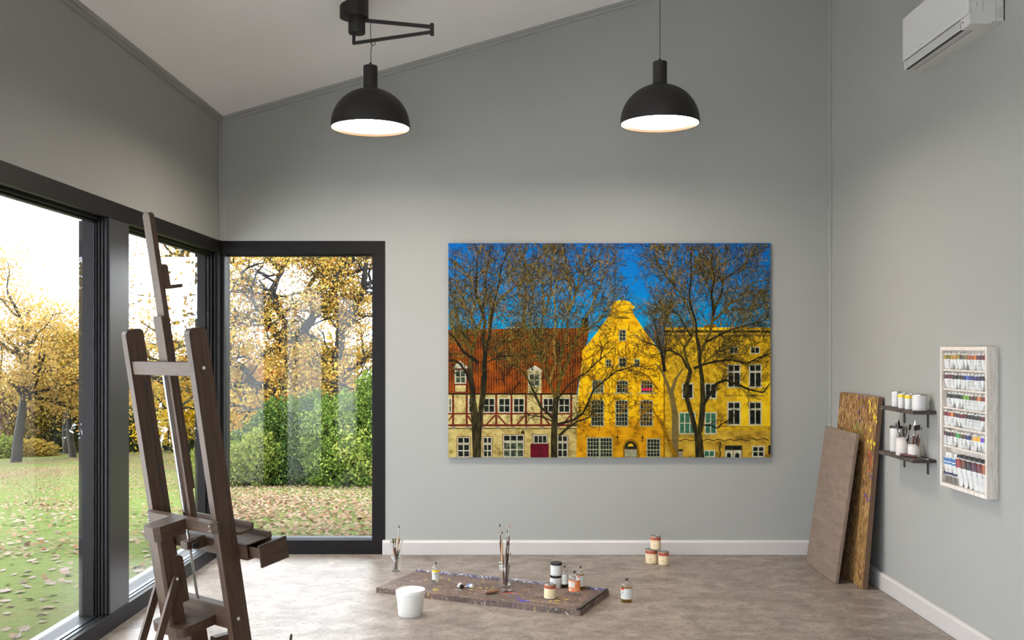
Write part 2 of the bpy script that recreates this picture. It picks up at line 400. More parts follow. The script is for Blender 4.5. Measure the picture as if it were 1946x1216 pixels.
# ------------------------------------------------------------------ pendant lamps
M_shade = flat('matt_black_lamp_paint', lin(34, 31, 30), .55, spec=.4, var=.03)
M_rim = flat('bronze_lamp_lining', lin(40, 29, 16), .7, spec=.1, var=.02)
_t = NT('lamp_diffuser'); _e = _t.new('Emission'); _e.inputs[0].default_value = (1, .89, .76, 1); _e.inputs[1].default_value = PEND
_t.link(_e.outputs[0], _t.out.inputs['Surface']); M_glow = _t.m
def shade(parent, rim_z, n=56):
    r = .2245
    prof = [(r, 0), (r, .012)]+[(r*math.cos(t), .012+.215*math.sin(t)) for t in [math.pi/2*i/16 for i in range(1, 15)]]
    prof = [q for q in prof if q[0] > .045]+[(.0405, .2235)]
    M = Matrix.Translation((0, 0, rim_z))
    inn = [(r-.004, .0), (r-.004, .03), (.19, .12), (.10, .205), (.04, .222)]
    o = MB().lathe(prof, n, M=M, cap=(False, False)).lathe([(r, 0), (r-.004, 0)], n, M=M, cap=(False, False)).build('lamp_shade', M_shade, parent)
    li = MB().lathe([(r-.0042, .0005), (r-.0042, .024), (r-.012, .03)], n, M=M, cap=(False, False)).build('rim_lining', M_rim, o)
    MB().lathe([(0, .0158), (r-.0045, .0158)], n, M=M, cap=(False, False), smooth=False).lathe([(r-.0045, .0162), (0, .0162)], n, M=M, cap=(False, False), smooth=False).build('diffuser', M_glow, o)
    MB().lathe([(.0405, .215), (.0405, .352), (.037, .356), (.008, .357)], 32, M=M).build('neck', M_shade, parent)
    MB().lathe([(.008, .355), (.007, .372), (.003, .376)], 12, M=M).build('cord_grip', M_shade, parent)
PY = 5.64
def swing_pendant():
    p = at(704, 244, PY); x = p.x; zc = ceil_z(-.905)
    e = thing('pendant_lamp', 'black dome pendant lamp hung from a folding swing arm on the ceiling', 'lamp', (x, PY, p.z), group='black dome pendant lamps')
    shade(e, 0)
    L = lambda px, py, dy=0: tuple(at(px, py, PY+dy)-Vector((x, PY, p.z)))
    cx = at(673, 30, PY).x-x
    a = math.atan(.2876); Rm = Matrix.Translation((cx, 0, ceil_z(cx+x)-p.z)) @ Matrix.Rotation(-a, 4, 'Y')
    Mz = Matrix.Translation((cx, 0, 0))
    zt = ceil_z(cx+x)-p.z
    pr = []; n = 40; r = .081                         # canopy: flush to the sloped ceiling, level below
    m = MB(); vs = [(cx+r*math.cos(2*math.pi*i/n), r*math.sin(2*math.pi*i/n), zt-.085) for i in range(n)]
    vs += [(v[0], v[1], ceil_z(v[0]+x)-p.z+.002) for v in vs]
    m.add(vs, [tuple(range(n))[::-1]], 0); m.add(vs, [tuple(range(n, 2*n))], 0)
    m.add(vs, [(i, (i+1) % n, n+(i+1) % n, n+i) for i in range(n)], 0, True); m.build('ceiling_canopy', M_shade, e)
    q0 = L(678, 64)
    MB().lathe([(.046, q0[2]), (.048, q0[2]+.004), (.048, zt-.09), (.046, zt-.084)], 32, M=Matrix.Translation((q0[0], 0, 0))).lathe([(.0485, q0[2]+.06), (.0485, q0[2]+.063)], 32, M=Matrix.Translation((q0[0], 0, 0))).build('swivel', M_shade, e)
    A0 = L(684, 38); A1 = L(819, 51); B0 = L(673, 82); B1 = L(819, 61)
    def bar(a, b, h, nm, par):
        a, b = Vector(a), Vector(b); d = (b-a).normalized(); up = Vector((0, 1, 0)).cross(d)*-1
        vs = [q+up*h*i+Vector((0, h*j, 0)) for q in (a, b) for (i, j) in ((-1, -1), (1, -1), (1, 1), (-1, 1))]
        return MB().add(vs, [(0, 1, 2, 3), (7, 6, 5, 4), (0, 4, 5, 1), (1, 5, 6, 2), (2, 6, 7, 3), (3, 7, 4, 0)]).build(nm, M_shade, par, .002)
    arm = bar(A0, A1, .0095, 'upper_arm', e)
    lo = bar(B0, B1, .0085, 'lower_arm', e)
    bar(L(672.5, 84.5), L(672.5, 60), .0085, 'drop_link', e)
    j = L(821, 56); MB().box((j[0]-.011, -.012, j[2]-.034), (j[0]+.011, .012, j[2]+.034)).build('hinge_block', M_shade, e, .002)
    co = MB().tube([(L(705, 40)[0], 0, L(705, 40)[2]), L(704, 56), L(704.5, 70), L(707, 80), L(707, 84), L(705.5, 90), L(705, 100), (.003, 0, .37)], .0022, 6)
    co.build('cord', M_blk, e)
    h = [L(706+4.5*math.cos(t)+3, 82-4*math.sin(t), -.012) for t in [math.pi*1.25-2*math.pi*.85*i/14 for i in range(15)]]
    MB().tube(h+[L(707.5, 88, -.012)], .002, 6).build('cord_hook', M_shade, e)
def plain_pendant(p, label):
    zc = ceil_z(p.x)
    e = thing('pendant_lamp', label, 'lamp', p, group='black dome pendant lamps')
    shade(e, 0)
    MB().tube([(0, 0, .37), (0, 0, zc-p.z-.04)], .0022, 6).build('cord', M_blk, e)
    m = MB(); n = 32; r = .06; vs = [(r*math.cos(2*math.pi*i/n), r*math.sin(2*math.pi*i/n), zc-p.z-.05) for i in range(n)]
    vs += [(v[0], v[1], ceil_z(v[0]+p.x)-p.z+.002) for v in vs]
    m.add(vs, [tuple(range(n))[::-1], tuple(range(n, 2*n))], 0); m.add(vs, [(i, (i+1) % n, n+(i+1) % n, n+i) for i in range(n)], 0, True)
    m.build('ceiling_canopy', M_shade, e)
swing_pendant(); plain_pendant(at(1254, 236, PY), 'black dome pendant lamp hanging on a straight cord, above the picture')
# ------------------------------------------------------------------ air conditioner on the right wall
M_ac = flat('white_appliance_plastic', lin(200, 198, 196), .35, var=.01)
M_ac2 = flat('grey_appliance_plastic', lin(184, 182, 181), .4, var=.01)
M_ink = flat('dark_ink', lin(70, 68, 70), .6)
def air_conditioner():
    y0, y1 = 4.514, 5.275
    e = thing('air_conditioner', 'white wall mounted air conditioner high on the sage wall above the paint rack', 'air conditioner', (XR, y0, 2.94))
    L = y1-y0; X = lambda x: x-XR; Z = lambda z: z-2.94
    body = [(0, Z(2.949)), (-.118, Z(2.949)), (-.152, Z(2.975)), (-.152, Z(3.215)), (-.13, Z(3.235)), (0, Z(3.235))]
    MB().prism(body, .0, L, 'y').build('body', M_ac, e, .003)
    fp = MB().box((-.166, .001, Z(2.986)), (-.1525, L-.001, Z(3.212))).build('front_panel', M_ac, e, .003)
    MB().prism([(-.152, Z(2.987)), (-.1585, Z(2.985)), (-.1565, Z(2.943)), (-.152, Z(2.938)), (-.062, Z(2.938)), (-.052, Z(2.9495)), (-.118, Z(2.9495)), (-.150, Z(2.976))], .0, L, 'y').build('lower_housing', M_ac, e, .0015)
    va = MB().prism([(-.1595, Z(2.982)), (-.1605, Z(2.9805)), (-.1575, Z(2.9455)), (-.1565, Z(2.946))], .095, L-.02, 'y').build('louver', M_ac2, e, .0005)
    sl = MB().box((-.159, .092, Z(2.9825)), (-.156, L-.018, Z(2.985))).box((-.158, .0925, Z(2.945)), (-.1562, .0955, Z(2.984)))
    sl.box((-.1545, .095, Z(2.9368)), (-.1405, L-.02, Z(2.9425))).box((-.1085, .095, Z(2.9368)), (-.1035, L-.02, Z(2.9385))).build('air_slot', M_blk, e)
    MB().prism([(-.141, Z(2.9385)), (-.141, Z(2.9362)), (-.108, Z(2.9362)), (-.108, Z(2.9385))], .095, L-.02, 'y').build('inner_louver', M_ac2, e, .0005)
    # side details and marks
    MB().box((-.100, -.0012, Z(2.99)), (-.0985, .0005, Z(3.21))).box((-.040, -.0015, Z(2.952)), (-.0385, .0005, Z(3.23))).box((-.128, -.0015, Z(3.02)), (-.124, .0005, Z(3.036))).build('side_seam', flat('seam_grey', lin(150, 148, 147), .5), e)
    pk = rrect(-.034, Z(2.965), -.004, Z(3.015), .012, 6, '1111')
    MB().prism(pk, -.0015, .0005, 'y').build('pipe_knockout', M_ac2, e)
    m = MB()
    for k in range(11): m.box((-.1665, .49+.0075*k, Z(3.0005)), (-.1658, .4955+.0075*k, Z(3.0005+(.005 if k in (0, 5) else .0035))))
    m.build('brand_lettering', flat('pale_grey_ink', lin(158, 157, 160), .5), fp)
    MB().box((-.1592, .066, Z(2.962)), (-.1570, .074, Z(2.969))).build('receiver_window', M_ink, e)
    MB().lathe([(0, 0), (.002, 0), (.002, .0012), (0, .0012)], 10, M=Matrix.Translation((-.1572, .056, Z(2.966))) @ Matrix.Rotation(-math.pi/2, 4, 'Y')).build('indicator_lamp', flat('clear_led', lin(250, 250, 235), .2), e)
    MB().box((-.0042, -.0035, Z(2.952)), (-.0002, .0, Z(3.235))).build('mounting_plate', M_blk, e)
air_conditioner()

# ------------------------------------------------------------------ spatter materials
def spatter(name, base_a, base_b, cols, thr, scale, stretch=(1, 1, 1), rough=.6):
    t = NT(name); v = t.coords(stretch)
    cur = t.ramp(t.noise(v, 9, 6, .7), [(.3, base_a), (.7, base_b)])
    cur = t.mix(t.ramp(t.noise(v, 60, 3, .7), [(.55, (0, 0, 0, 1)), (.7, (.7, .7, .7, 1))]), cur, tuple(min(1, x*2.4) for x in base_b[:3])+(1,))
    for i, col in enumerate(cols):
        mp = t.new('Mapping'); mp.inputs['Location'].default_value = (3.7*i+1.3, 1.9*i, .6*i); t.link(v, mp.inputs[0])
        reg = t.noise(mp.outputs[0], scale*.16, 2, .5); dot = t.noise(mp.outputs[0], scale*(1+.3*(i % 3)), 2, .55, .6)
        m1 = t.new('Math', operation='MULTIPLY'); 
        t.link(t.ramp(reg, [(.50, (0, 0, 0, 1)), (.60, (1, 1, 1, 1))]), m1.inputs[0]); t.link(t.ramp(dot, [(thr, (0, 0, 0, 1)), (thr+.03, (1, 1, 1, 1))]), m1.inputs[1])
        cur = t.mix(m1.outputs[0], cur, col)
    t.base(cur); t.b.inputs['Roughness'].default_value = rough
    t.bump(t.noise(v, 40, 4), .25, .003)
    return t.m
PAINTS = [lin(225, 200, 40), lin(70, 60, 150), lin(170, 60, 50), lin(216, 208, 196), lin(60, 110, 60), lin(190, 140, 120), lin(96, 110, 150)]
M_palette = spatter('spattered_board', lin(60, 48, 43), lin(114, 94, 85), PAINTS, .64, 85, (1, 1.5, 1))
M_palette_edge = spatter('spattered_rail', lin(60, 55, 62), lin(110, 104, 112), [lin(214, 206, 205), lin(80, 76, 140), lin(200, 190, 190), lin(150, 150, 170)], .54, 60)
M_shelf = spatter('spattered_shelf', lin(42, 37, 35), lin(78, 68, 64), [lin(205, 190, 80), lin(120, 70, 90), lin(170, 160, 150)], .63, 70)

# ------------------------------------------------------------------ big painting board on the floor
FL = onfloor(715, 1126); FR = onfloor(1103, 1171); BR = onfloor(1161, 1132)
ux = (FR-FL).normalized(); uy = Vector((-ux.y, ux.x, 0)); BW = (FR-FL).length; BD = (BR-FR).dot(uy)
QB = Matrix((ux, uy, Vector((0, 0, 1)))).transposed().to_quaternion()
BT = .030
def board():
    e = thing('drawing_board', 'large paint spattered dark drawing board lying flat on the floor', 'board', FL, rot=QB)
    MB().box((.006, BD-.026, BT), (BW-.028, BD, BT+.014)).build('back_rail', M_palette_edge, e, .002)
    MB().box((BW-.024, .0, BT), (BW-.004, BD, BT+.012)).build('end_rail', M_blk, e, .002)
    MB().box((BW-.016, .012, BT+.011), (BW-.009, BD-.02, BT+.0125)).build('rail_groove', flat('worn_groove', lin(96, 90, 88), .5), e)
    rnd = random.Random(4); m = MB().box((0, 0, 0), (BW, BD, BT), 5)                  # panel with dried blobs of paint
    spots = [(.36, .10, 0, .016), (.34, .12, 0, .009), (.20, .33, 0, .010), (.23, .36, 0, .012), (.26, .30, 0, .008), (.17, .30, 0, .007), (.30, .36, 0, .008), (.92, .06, 1, .022), (.90, .075, 1, .014), (.86, .13, 1, .010), (.82, .17, 1, .012), (.78, .21, 2, .018), (.74, .19, 2, .013), (.82, .22, 2, .01), (1.08, .12, 0, .010), (1.10, .15, 0, .012), (1.12, .10, 0, .008), (1.14, .19, 0, .011), (1.09, .20, 0, .007), (1.15, .14, 0, .007), (.60, .26, 0, .009), (.57, .24, 0, .012), (.63, .28, 0, .008), (.55, .19, 0, .01), (.47, .14, 3, .012), (.70, .12, 4, .014)]
    for (x, y, k, r) in spots:
        for q in range(3):
            xx, yy, rr = x+rnd.gauss(0, r*.8), y+rnd.gauss(0, r*.6), r*rnd.uniform(.35, .9)
            pts = [(xx+rr*rnd.uniform(.6, 1.3)*math.cos(a), yy+.6*rr*rnd.uniform(.6, 1.2)*math.sin(a), BT+.0008) for a in [2*math.pi*i/9 for i in range(9)]]
            m.add(pts+[(xx, yy, BT+.0022)], [(i, (i+1) % 9, 9) for i in range(9)], k, True)
    m.build('panel', [flat('dried_yellow_paint', lin(228, 205, 50), .4), flat('dried_blue_paint', lin(70, 52, 190), .4), flat('dried_red_paint', lin(190, 62, 50), .4), flat('dried_white_paint', lin(215, 208, 198), .4), flat('dried_green_paint', lin(84, 128, 70), .4), M_palette], e)
board()
def onboard(px, py): return onfloor(px, py, BT+.0005)

# ------------------------------------------------------------------ small vessels
M_glass = glassy('clear_glass', (.965, .975, .97, 1), 1.5)
M_cap = flat('black_plastic_cap', lin(24, 22, 22), .35)
M_white = flat('white_plastic', lin(214, 212, 206), .4, var=.015)
M_label = flat('white_paper_label', lin(206, 206, 200), .6, var=.015)
M_print = flat('label_print', lin(96, 92, 96), .6)
M_cer = flat('white_stoneware', lin(204, 196, 190), .35, var=.015)
M_silver = flat('tinned_metal', lin(190, 188, 184), .2, metal=1, var=.03)
M_terra = flat('terracotta_label', lin(166, 84, 62), .5)
M_cream = flat('cream_label', lin(226, 206, 168), .5)

def glass_jar(p, r, h, label):
    e = thing('glass_jar', label, 'jar', p)
    pr = [(0, .0), (r*.86, 0), (r, .006), (r, h*.80), (r*.86, h*.87), (r*.84, h*.89), (r*.86, h*.9), (r*.86, h*.985), (r*.83, h), (r*.80, h*.985), (r*.80, h*.9), (r*.93, h*.79), (r*.94, .009), (r*.8, .006), (0, .006)]
    MB().lathe(pr, 32, cap=(False, False)).build('jar_body', M_glass, e)
    MB().tube([(r*.87*math.cos(t), r*.87*math.sin(t), h*.975) for t in [2*math.pi*i/32 for i in range(33)]], .0018, 6).tube([(r*.93*math.cos(t), r*.93*math.sin(t), h*.83) for t in [2*math.pi*i/32 for i in range(33)]], .0022, 6).build('jar_rim', glassy('thick_glass', (.8, .83, .82, 1), 1.9), e)
    return e
M_wh = [flat('dark_red_lacquer', lin(70, 30, 26), .3), flat('black_lacquer', lin(28, 24, 24), .3), flat('bare_beech', lin(196, 158, 112), .5), flat('worn_brown_lacquer', lin(104, 66, 44), .4)]
M_fer = flat('brush_ferrule', lin(182, 178, 170), .35, metal=.45)
M_br = [flat('dark_bristle', lin(40, 36, 33), .8), flat('olive_bristle', lin(96, 92, 62), .8), flat('pale_bristle', lin(176, 132, 108), .8)]
def brush(base, tip, kind, label, group, r=.0035, hk=0, bk=0, up=True):
    """a paintbrush: bristles at the tip; kind flat, round or fine"""
    base, tip = Vector(base), Vector(tip); d = tip-base; L = d.length
    q = d.to_track_quat('Z', 'Y')
    e = thing('paintbrush', label, 'paintbrush', base, group, q)
    bl, fl = (.030 if kind == 'flat' else .018), (.030 if kind == 'flat' else .05)
    if L < .16: bl = L*.11; fl = .024
    a = L-bl-fl
    MB().lathe([(0, 0), (r*.55, .002), (r*.8, a*.35), (r*1.25, a*.82), (r, a)], 10).build('handle', M_wh[hk], e)
    if kind == 'flat':
        M = Matrix.Diagonal((1.9, .8, 1, 1))
        MB().lathe([(r, a), (r*1.05, a+fl*.4), (r*1.25, L-bl)], 10, M=M).build('ferrule', M_fer, e)
        MB().lathe([(r*1.2, L-bl), (r*1.35, L-bl*.5), (r*1.15, L), ], 10, M=M).build('bristles', M_br[bk], e)
    else:
        rr = r*(.7 if kind == 'fine' else .95)
        MB().lathe([(r, a), (rr, L-bl)], 10).build('ferrule', M_fer, e)
        MB().lathe([(rr*.95, L-bl), (rr*1.15, L-bl*.55), (rr*.25, L)], 10).build('bristles', M_br[bk], e)
    return e
def paint_can(p, r, h, label, group, cols=(M_cream, M_terra), bandz=.70, marks=True):
    e = thing('paint_can', label, 'paint can', p, group)
    a = toward(p)
    MB().lathe([(r*.97, 0), (r, .003), (r, h*.93), (r*.99, h*.94)], 36).build('can_body', [cols[0]], e)
    MB().lathe([(r+.0004, h*bandz), (r+.0004, h*.925)], 36, cap=(False, False)).build('label_band', cols[1], e)
    MB().lathe([(r*.985, .0), (r*1.02, .001), (r*1.02, .004), (r*.985, .0045)], 36).lathe([(r*.98, h*.94), (r*1.025, h*.95), (r*1.025, h*.975), (r*.97, h*.985), (r*.90, h*.98), (r*.86, h*.955), (r*.80, h*.955), (r*.76, h*.985), (0, h*.985)], 36).build('lid', M_silver, e)
    if marks:
        m = MB(); q = r+.0006; a -= .35
        for k in range(7):
            hh = .035 if k in (4,) else .018
            m.patch(q, a-.42+.12*k, a-.33+.12*k, h*(.60-hh*.6), h*(.615+(.014 if k in (0, 1) else 0)), 0, 2)
        for k in range(4): m.patch(q, a-.10+.11*k, a-.02+.11*k, h*.36, h*(.385+.012*(k % 2)), 0, 2)
        for k in range(5): m.patch(q, a-.16+.1*k, a-.09+.1*k, h*.22, h*.232, 0, 2)
        m.build('label_print', M_print, e)
    return e
def bottle(p, r, h, label, lab, liquid=None, fill=.6, marks=(), lab_z=(.16, .66), cap_r=.24, shoulder=.64, span=math.pi):
    e = thing('bottle', label, 'bottle', p); a = toward(p)
    n = [(0, 0), (r*.9, 0), (r, .005), (r, h*shoulder)]
    for i in range(1, 8):
        t = i/8*math.pi/2; n.append((r*(.22+.78*math.cos(t)), h*(shoulder+(.9-shoulder)*math.sin(t))))
    n += [(r*.2, h*.91), (r*.2, h*.94)]
    MB().lathe(n, 28, cap=(False, False)).build('glass_body', M_glass, e)
    MB().lathe([(r*cap_r, h*.925), (r*cap_r*1.04, h*.93), (r*cap_r*1.04, h*.99), (r*cap_r*.9, h), (0, h)], 16).build('cap', M_cap, e)
    if liquid:
        fz = h*fill
        MB().lathe([(0, .004), (r*.9, .004), (r*.95, .008), (r*.95, min(fz, h*shoulder)), (r*.95 if fz <= h*shoulder else r*.7, fz), (0, fz)], 28, cap=(False, False)).build('liquid', liquid, e)
    m = MB(); m.patch(r+.0005, a-span/2, a+span/2, h*lab_z[0], h*lab_z[1], 0, 20)
    o = m.build('label', lab, e)
    for (a0, a1, z0, z1, mt) in marks:
        MB().patch(r+.0009, a+a0, a+a1, h*z0, h*z1, 0, 5).build('label_mark', mt, o)
    return e
def tub(p, r, h, label, group=None, lidc=M_cap):
    e = thing('lidded_jar', label, 'jar', p, group)
    MB().lathe([(r*.97, 0), (r, .003), (r, h*.80), (r*.97, h*.81)], 36).build('jar_body', M_white, e)
    MB().lathe([(r*1.0, h*.805), (r*1.03, h*.81), (r*1.03, h*.985), (r*1.0, h), (0, h)], 36).build('lid', lidc, e)
    return e
# white bucket on the floor
bp_ = onfloor(780, 1168.5)
e = thing('bucket', 'round white plastic tub standing on the floor in front of the board', 'tub', bp_)
MB().lathe([(0, 0), (.062, 0), (.0655, .004), (.0755, .112), (.0755, .114), (.0790, .116), (.0800, .139), (.0788, .1412), (.0762, .1398)], 56, cap=(True, False)).build('tub_body', M_white, e)
MB().lathe([(.0763, .1392), (.0748, .1368), (0, .1362)], 56, cap=(False, False)).build('lid', M_white, e)

# jar of short brushes on the floor, jar of long brushes on the board
J1 = onfloor(752.5, 1084.5); glass_jar(J1, .033, .108, 'clear glass jar of brushes on the floor by the skirting end')
def j1(px, py, dy=0): return at(px, py, J1.y+dy)
def jb(J, dx, dy): return J+Vector((dx, dy, .0075))
g = 'brushes in the jar on the floor'
for (dx, dy, px, py, ty, k, hk, bk, r, lb) in (
    (.004, .012, 758.5, 998, .0, 'round', 2, 0, .0042, 'tallest brush in the floor jar, pale handle and black tip'),
    (.012, .004, 742, 1026, -.01, 'round', 2, 0, .0028, 'thin pale handled brush leaning toward the window in the floor jar'),
    (.006, -.010, 746.8, 1023.5, .01, 'flat', 0, 1, .0040, 'flat olive tipped brush beside the thin pale one in the floor jar'),
    (-.004, -.012, 751.5, 1022.5, -.012, 'flat', 0, 1, .0044, 'flat olive tipped dark red brush at the middle of the floor jar'),
    (-.010, -.004, 759.0, 1024, .014, 'flat', 1, 0, .0040, 'flat brush with black handle just behind the tallest floor jar brush'),
    (-.012, .008, 765, 1025, .0, 'round', 1, 1, .0028, 'thin black brush leaning away from the window in the floor jar')):
    brush(jb(J1, dx, dy), j1(px, py, ty), k, lb, g, r, hk, bk)
J2 = onboard(959, 1114); glass_jar(J2, .0355, .150, 'tall clear glass jar of long brushes standing on the drawing board')
g = 'brushes in the jar on the board'
for (dx, dy, px, py, ty, k, hk, bk, r, lb) in (
    (-.004, .010, 949.5, 995, .0, 'round', 0, 0, .0036, 'long dark red brush with black tip, tallest at the window side of the board jar'),
    (.004, -.012, 947, 1009, .012, 'round', 0, 2, .0028, 'brush with small orange tip at the window side of the board jar'),
    (-.014, .0, 954, 1009, -.01, 'fine', 2, 0, .0044, 'pale wood handled brush with fine grey tip in the board jar'),
    (.002, .014, 953, 1024, .012, 'fine', 3, 0, .0030, 'short brown brush behind the pale handled one in the board jar'),
    (.006, .0, 964.5, 1006, .0, 'fine', 0, 0, .0036, 'slim dark red brush with needle tip in the board jar'),
    (.012, .008, 968.5, 997, -.006, 'round', 3, 2, .0042, 'long brown brush with pink tip, tallest at the bottle side of the board jar'),
    (.010, -.010, 962.5, 1020, .012, 'fine', 0, 0, .0044, 'thick dark red brush at the middle of the board jar'),
    (.004, .006, 966, 1030, -.012, 'round', 1, 0, .0036, 'black brush low behind the long brown one in the board jar'),
    (.016, .0, 970.5, 1050, .004, 'round', 1, 0, .0024, 'shortest black brush leaning to the bottle side of the board jar')):
    brush(jb(J2, dx, dy), at(px, py, J2.y+ty), k, lb, g, r, hk, bk)
# a tool standing in a jar at the picture's lower edge (only its tip shows)
J3 = onfloor(553, 1330); glass_jar(J3, .033, .11, 'small clear glass jar on the floor at the lower frame edge')
e = thing('palette_knife', 'steel palette knife standing tip up in the jar at the lower frame edge', 'palette knife', J3+Vector((0, 0, .007)))
MB().lathe([(0, 0), (.006, .002), (.007, .07), (.004, .11), (0, .112)], 12).build('handle', M_wh[3], e)
MB().tube([(0, 0, .11), (0, 0, .235)], .0022, 8).build('shank', M_chrome, e)
zt = at(553, 1203, J3.y).z-.007
MB().prism([(-.002, .225), (-.0065, zt-.024), (-.003, zt-.006), (.004, zt), (.0065, zt-.012), (.002, .225)], -.0008, .0008, 'y').build('blade', M_chrome, e)

# bottles, tubs and cans on and around the board
M_clear = glassy('clear_medium', (.93, .94, .92, 1), 1.2); M_oil = glassy('amber_oil', (.80, .60, .22, 1), 1.25); M_dark = glassy('smoky_oil', (.28, .24, .18, 1), 1.25)
M_red = flat('red_ink', lin(196, 40, 50), .5); M_yel = flat('yellow_label', lin(235, 198, 40), .5); M_or = flat('orange_label', lin(236, 132, 66), .5)
p = onboard(828.5, 1108.5)
bottle(p, .0225, .128, 'clear bottle with yellow and white label at the window end of the board', M_label, M_clear, .55,
       [(-1.5, 1.5, .555, .66, M_yel), (-.6, .4, .47, .50, M_ink), (-.5, .1, .40, .412, M_print), (-.1, .5, .36, .372, M_print), (-.5, .3, .30, .31, M_print)], (.20, .56), shoulder=.62)
p = onboard(1056, 1115.5)
tub(p, .0335, .073, 'lower of two stacked white jars with black lids on the board', 'stacked white jars on the board')
tub(p+Vector((.003, .002, .0735)), .0338, .075, 'upper of two stacked white jars with black lids on the board', 'stacked white jars on the board')
p = onboard(1073, 1115.5)
bottle(p, .0215, .128, 'slim clear bottle with plain white label beside the stacked jars', M_label, M_dark, .18, [(-1.5, -.7, .60, .625, M_red)], (.16, .62), shoulder=.60)
p = onboard(1103, 1120)
bottle(p, .0245, .138, 'bottle of amber oil behind the orange labelled one on the board', M_label, M_oil, .66, [(-.8, .0, .54, .60, M_red), (-.5, -.1, .40, .43, M_ink), (-.5, -.2, .30, .33, M_ink)], (.16, .62), shoulder=.66)
p = onboard(1091.5, 1128)
bottle(p, .0335, .133, 'bottle with bright orange label standing on the board', M_or, M_clear, .60,
       [(-1.3, .05, .32, .57, M_label), (-.9, -.2, .50, .515, M_or), (-.9, -.3, .42, .432, M_or), (.15, .35, .48, .53, M_label), (-1.3, 1.0, .225, .235, M_label), (-.2, .9, .27, .28, M_label), (-.2, .9, .19, .20, M_label), (-1.0, -.5, .18, .27, M_label)], (.13, .62), shoulder=.64)
p = onfloor(1191, 1143)
bottle(p, .0335, .134, 'bottle of yellow oil with white label, alone on the floor right of the board', M_label, M_oil, .64, [(-1.15, -.5, .53, .60, M_red), (-1.0, -.6, .42, .46, M_print), (-1.0, -.7, .33, .36, M_print)], (.15, .60), shoulder=.66)
g = 'paint cans with terracotta bands'
paint_can(onboard(1045.5, 1136.5), .0345, .085, 'terracotta banded paint can standing on the drawing board', g, marks=False)
pa = onfloor(1238, 1070); pb = onfloor(1261, 1073)
paint_can(pa, .0405, .098, 'wider bottom paint can of the small pyramid by the back skirting', g)
paint_can(pb, .0350, .092, 'narrower bottom paint can of the small pyramid by the back skirting', g)
pc = (pa+pb)/2+Vector((-.012, .006, .0985)); paint_can(pc, .0350, .092, 'paint can on top of the small pyramid by the back skirting', g)
# two squeezed paint tubes and a palette knife on the board
def squeezed(p, ang, label, cols, L=.055, r=.011):
    e = thing('paint_tube', label, 'paint tube', p, 'squeezed paint tubes on the board', Matrix.Rotation(ang, 3, 'Z').to_quaternion())
    M = Matrix.Translation((0, 0, r)) @ Matrix.Rotation(math.pi/2, 4, 'Y')
    vs = []; n = 16; K = 6
    for k in range(K):
        t = k/(K-1); ry = r*(1+.25*(1-t)); rz = r*(.12+.88*t)
        vs += [(L*t, ry*math.cos(2*math.pi*i/n), rz*(1+math.sin(2*math.pi*i/n))) for i in range(n)]
    m = MB(); m.add(vs, [(k*n+i, k*n+(i+1) % n, (k+1)*n+(i+1) % n, (k+1)*n+i) for k in range(K-1) for i in range(n)], 0, True); m.add(vs, [tuple(range(n))[::-1], tuple(range((K-1)*n, K*n))])
    m.build('tube_body', cols[0], e)
    MB().lathe([(r*1.02, L*.55), (r*1.03, L*.8), (r*1.02, L*.97)], n, M=M, cap=(False, False)).build('color_band', cols[1], e)
    MB().lathe([(r*1.0, L), (r*.5, L+.004)], n, M=M).build('shoulder', cols[0], e)
    MB().lathe([(r*.92, L+.003), (r*.95, L+.004), (r*.85, L+.018), (0, L+.018)], n, M=M).build('cap', cols[2], e)
squeezed(onboard(872, 1117)+Vector((0, .03, 0)), math.radians(-72), 'pale paint tube with a wide black cap lying on the board', (M_label, flat('pinkish_band', lin(206, 180, 170), .4), M_cap), .05, .015)
squeezed(onboard(886, 1115.5)+Vector((0, .015, 0)), math.radians(-52), 'white and blue paint tube with a white cap lying on the board', (M_label, flat('blue_band', lin(70, 90, 170), .4), M_white), .048, .0125)
k0 = onboard(922, 1130); k1 = onboard(986, 1121); dk = (k1-k0); LK = dk.length
e = thing('palette_knife', 'palette knife with fat wooden handle lying on the board before the jar', 'palette knife', k0+Vector((0, 0, .0118)), rot=Matrix.Rotation(math.atan2(dk.y, dk.x), 3, 'Z').to_quaternion())
MB().lathe([(0, -.004), (.008, 0), (.0115, .02), (.0115, .055), (.0075, .088), (.005, .095)], 16, M=Matrix.Rotation(math.pi/2, 4, 'Y')).build('handle', flat('oiled_handle_wood', lin(128, 92, 66), .45), e)
MB().tube([(.094, 0, 0), (.106, 0, .0), (.112, 0, -.004)], .003, 8).build('ferrule', M_chrome, e)
MB().prism([(.108, -.004), (.125, -.013), (.15, -.012), (LK, .0), (.15, .008), (.122, .009), (.108, .004)], -.0068, -.0058, 'z').build('blade', M_chrome, e)

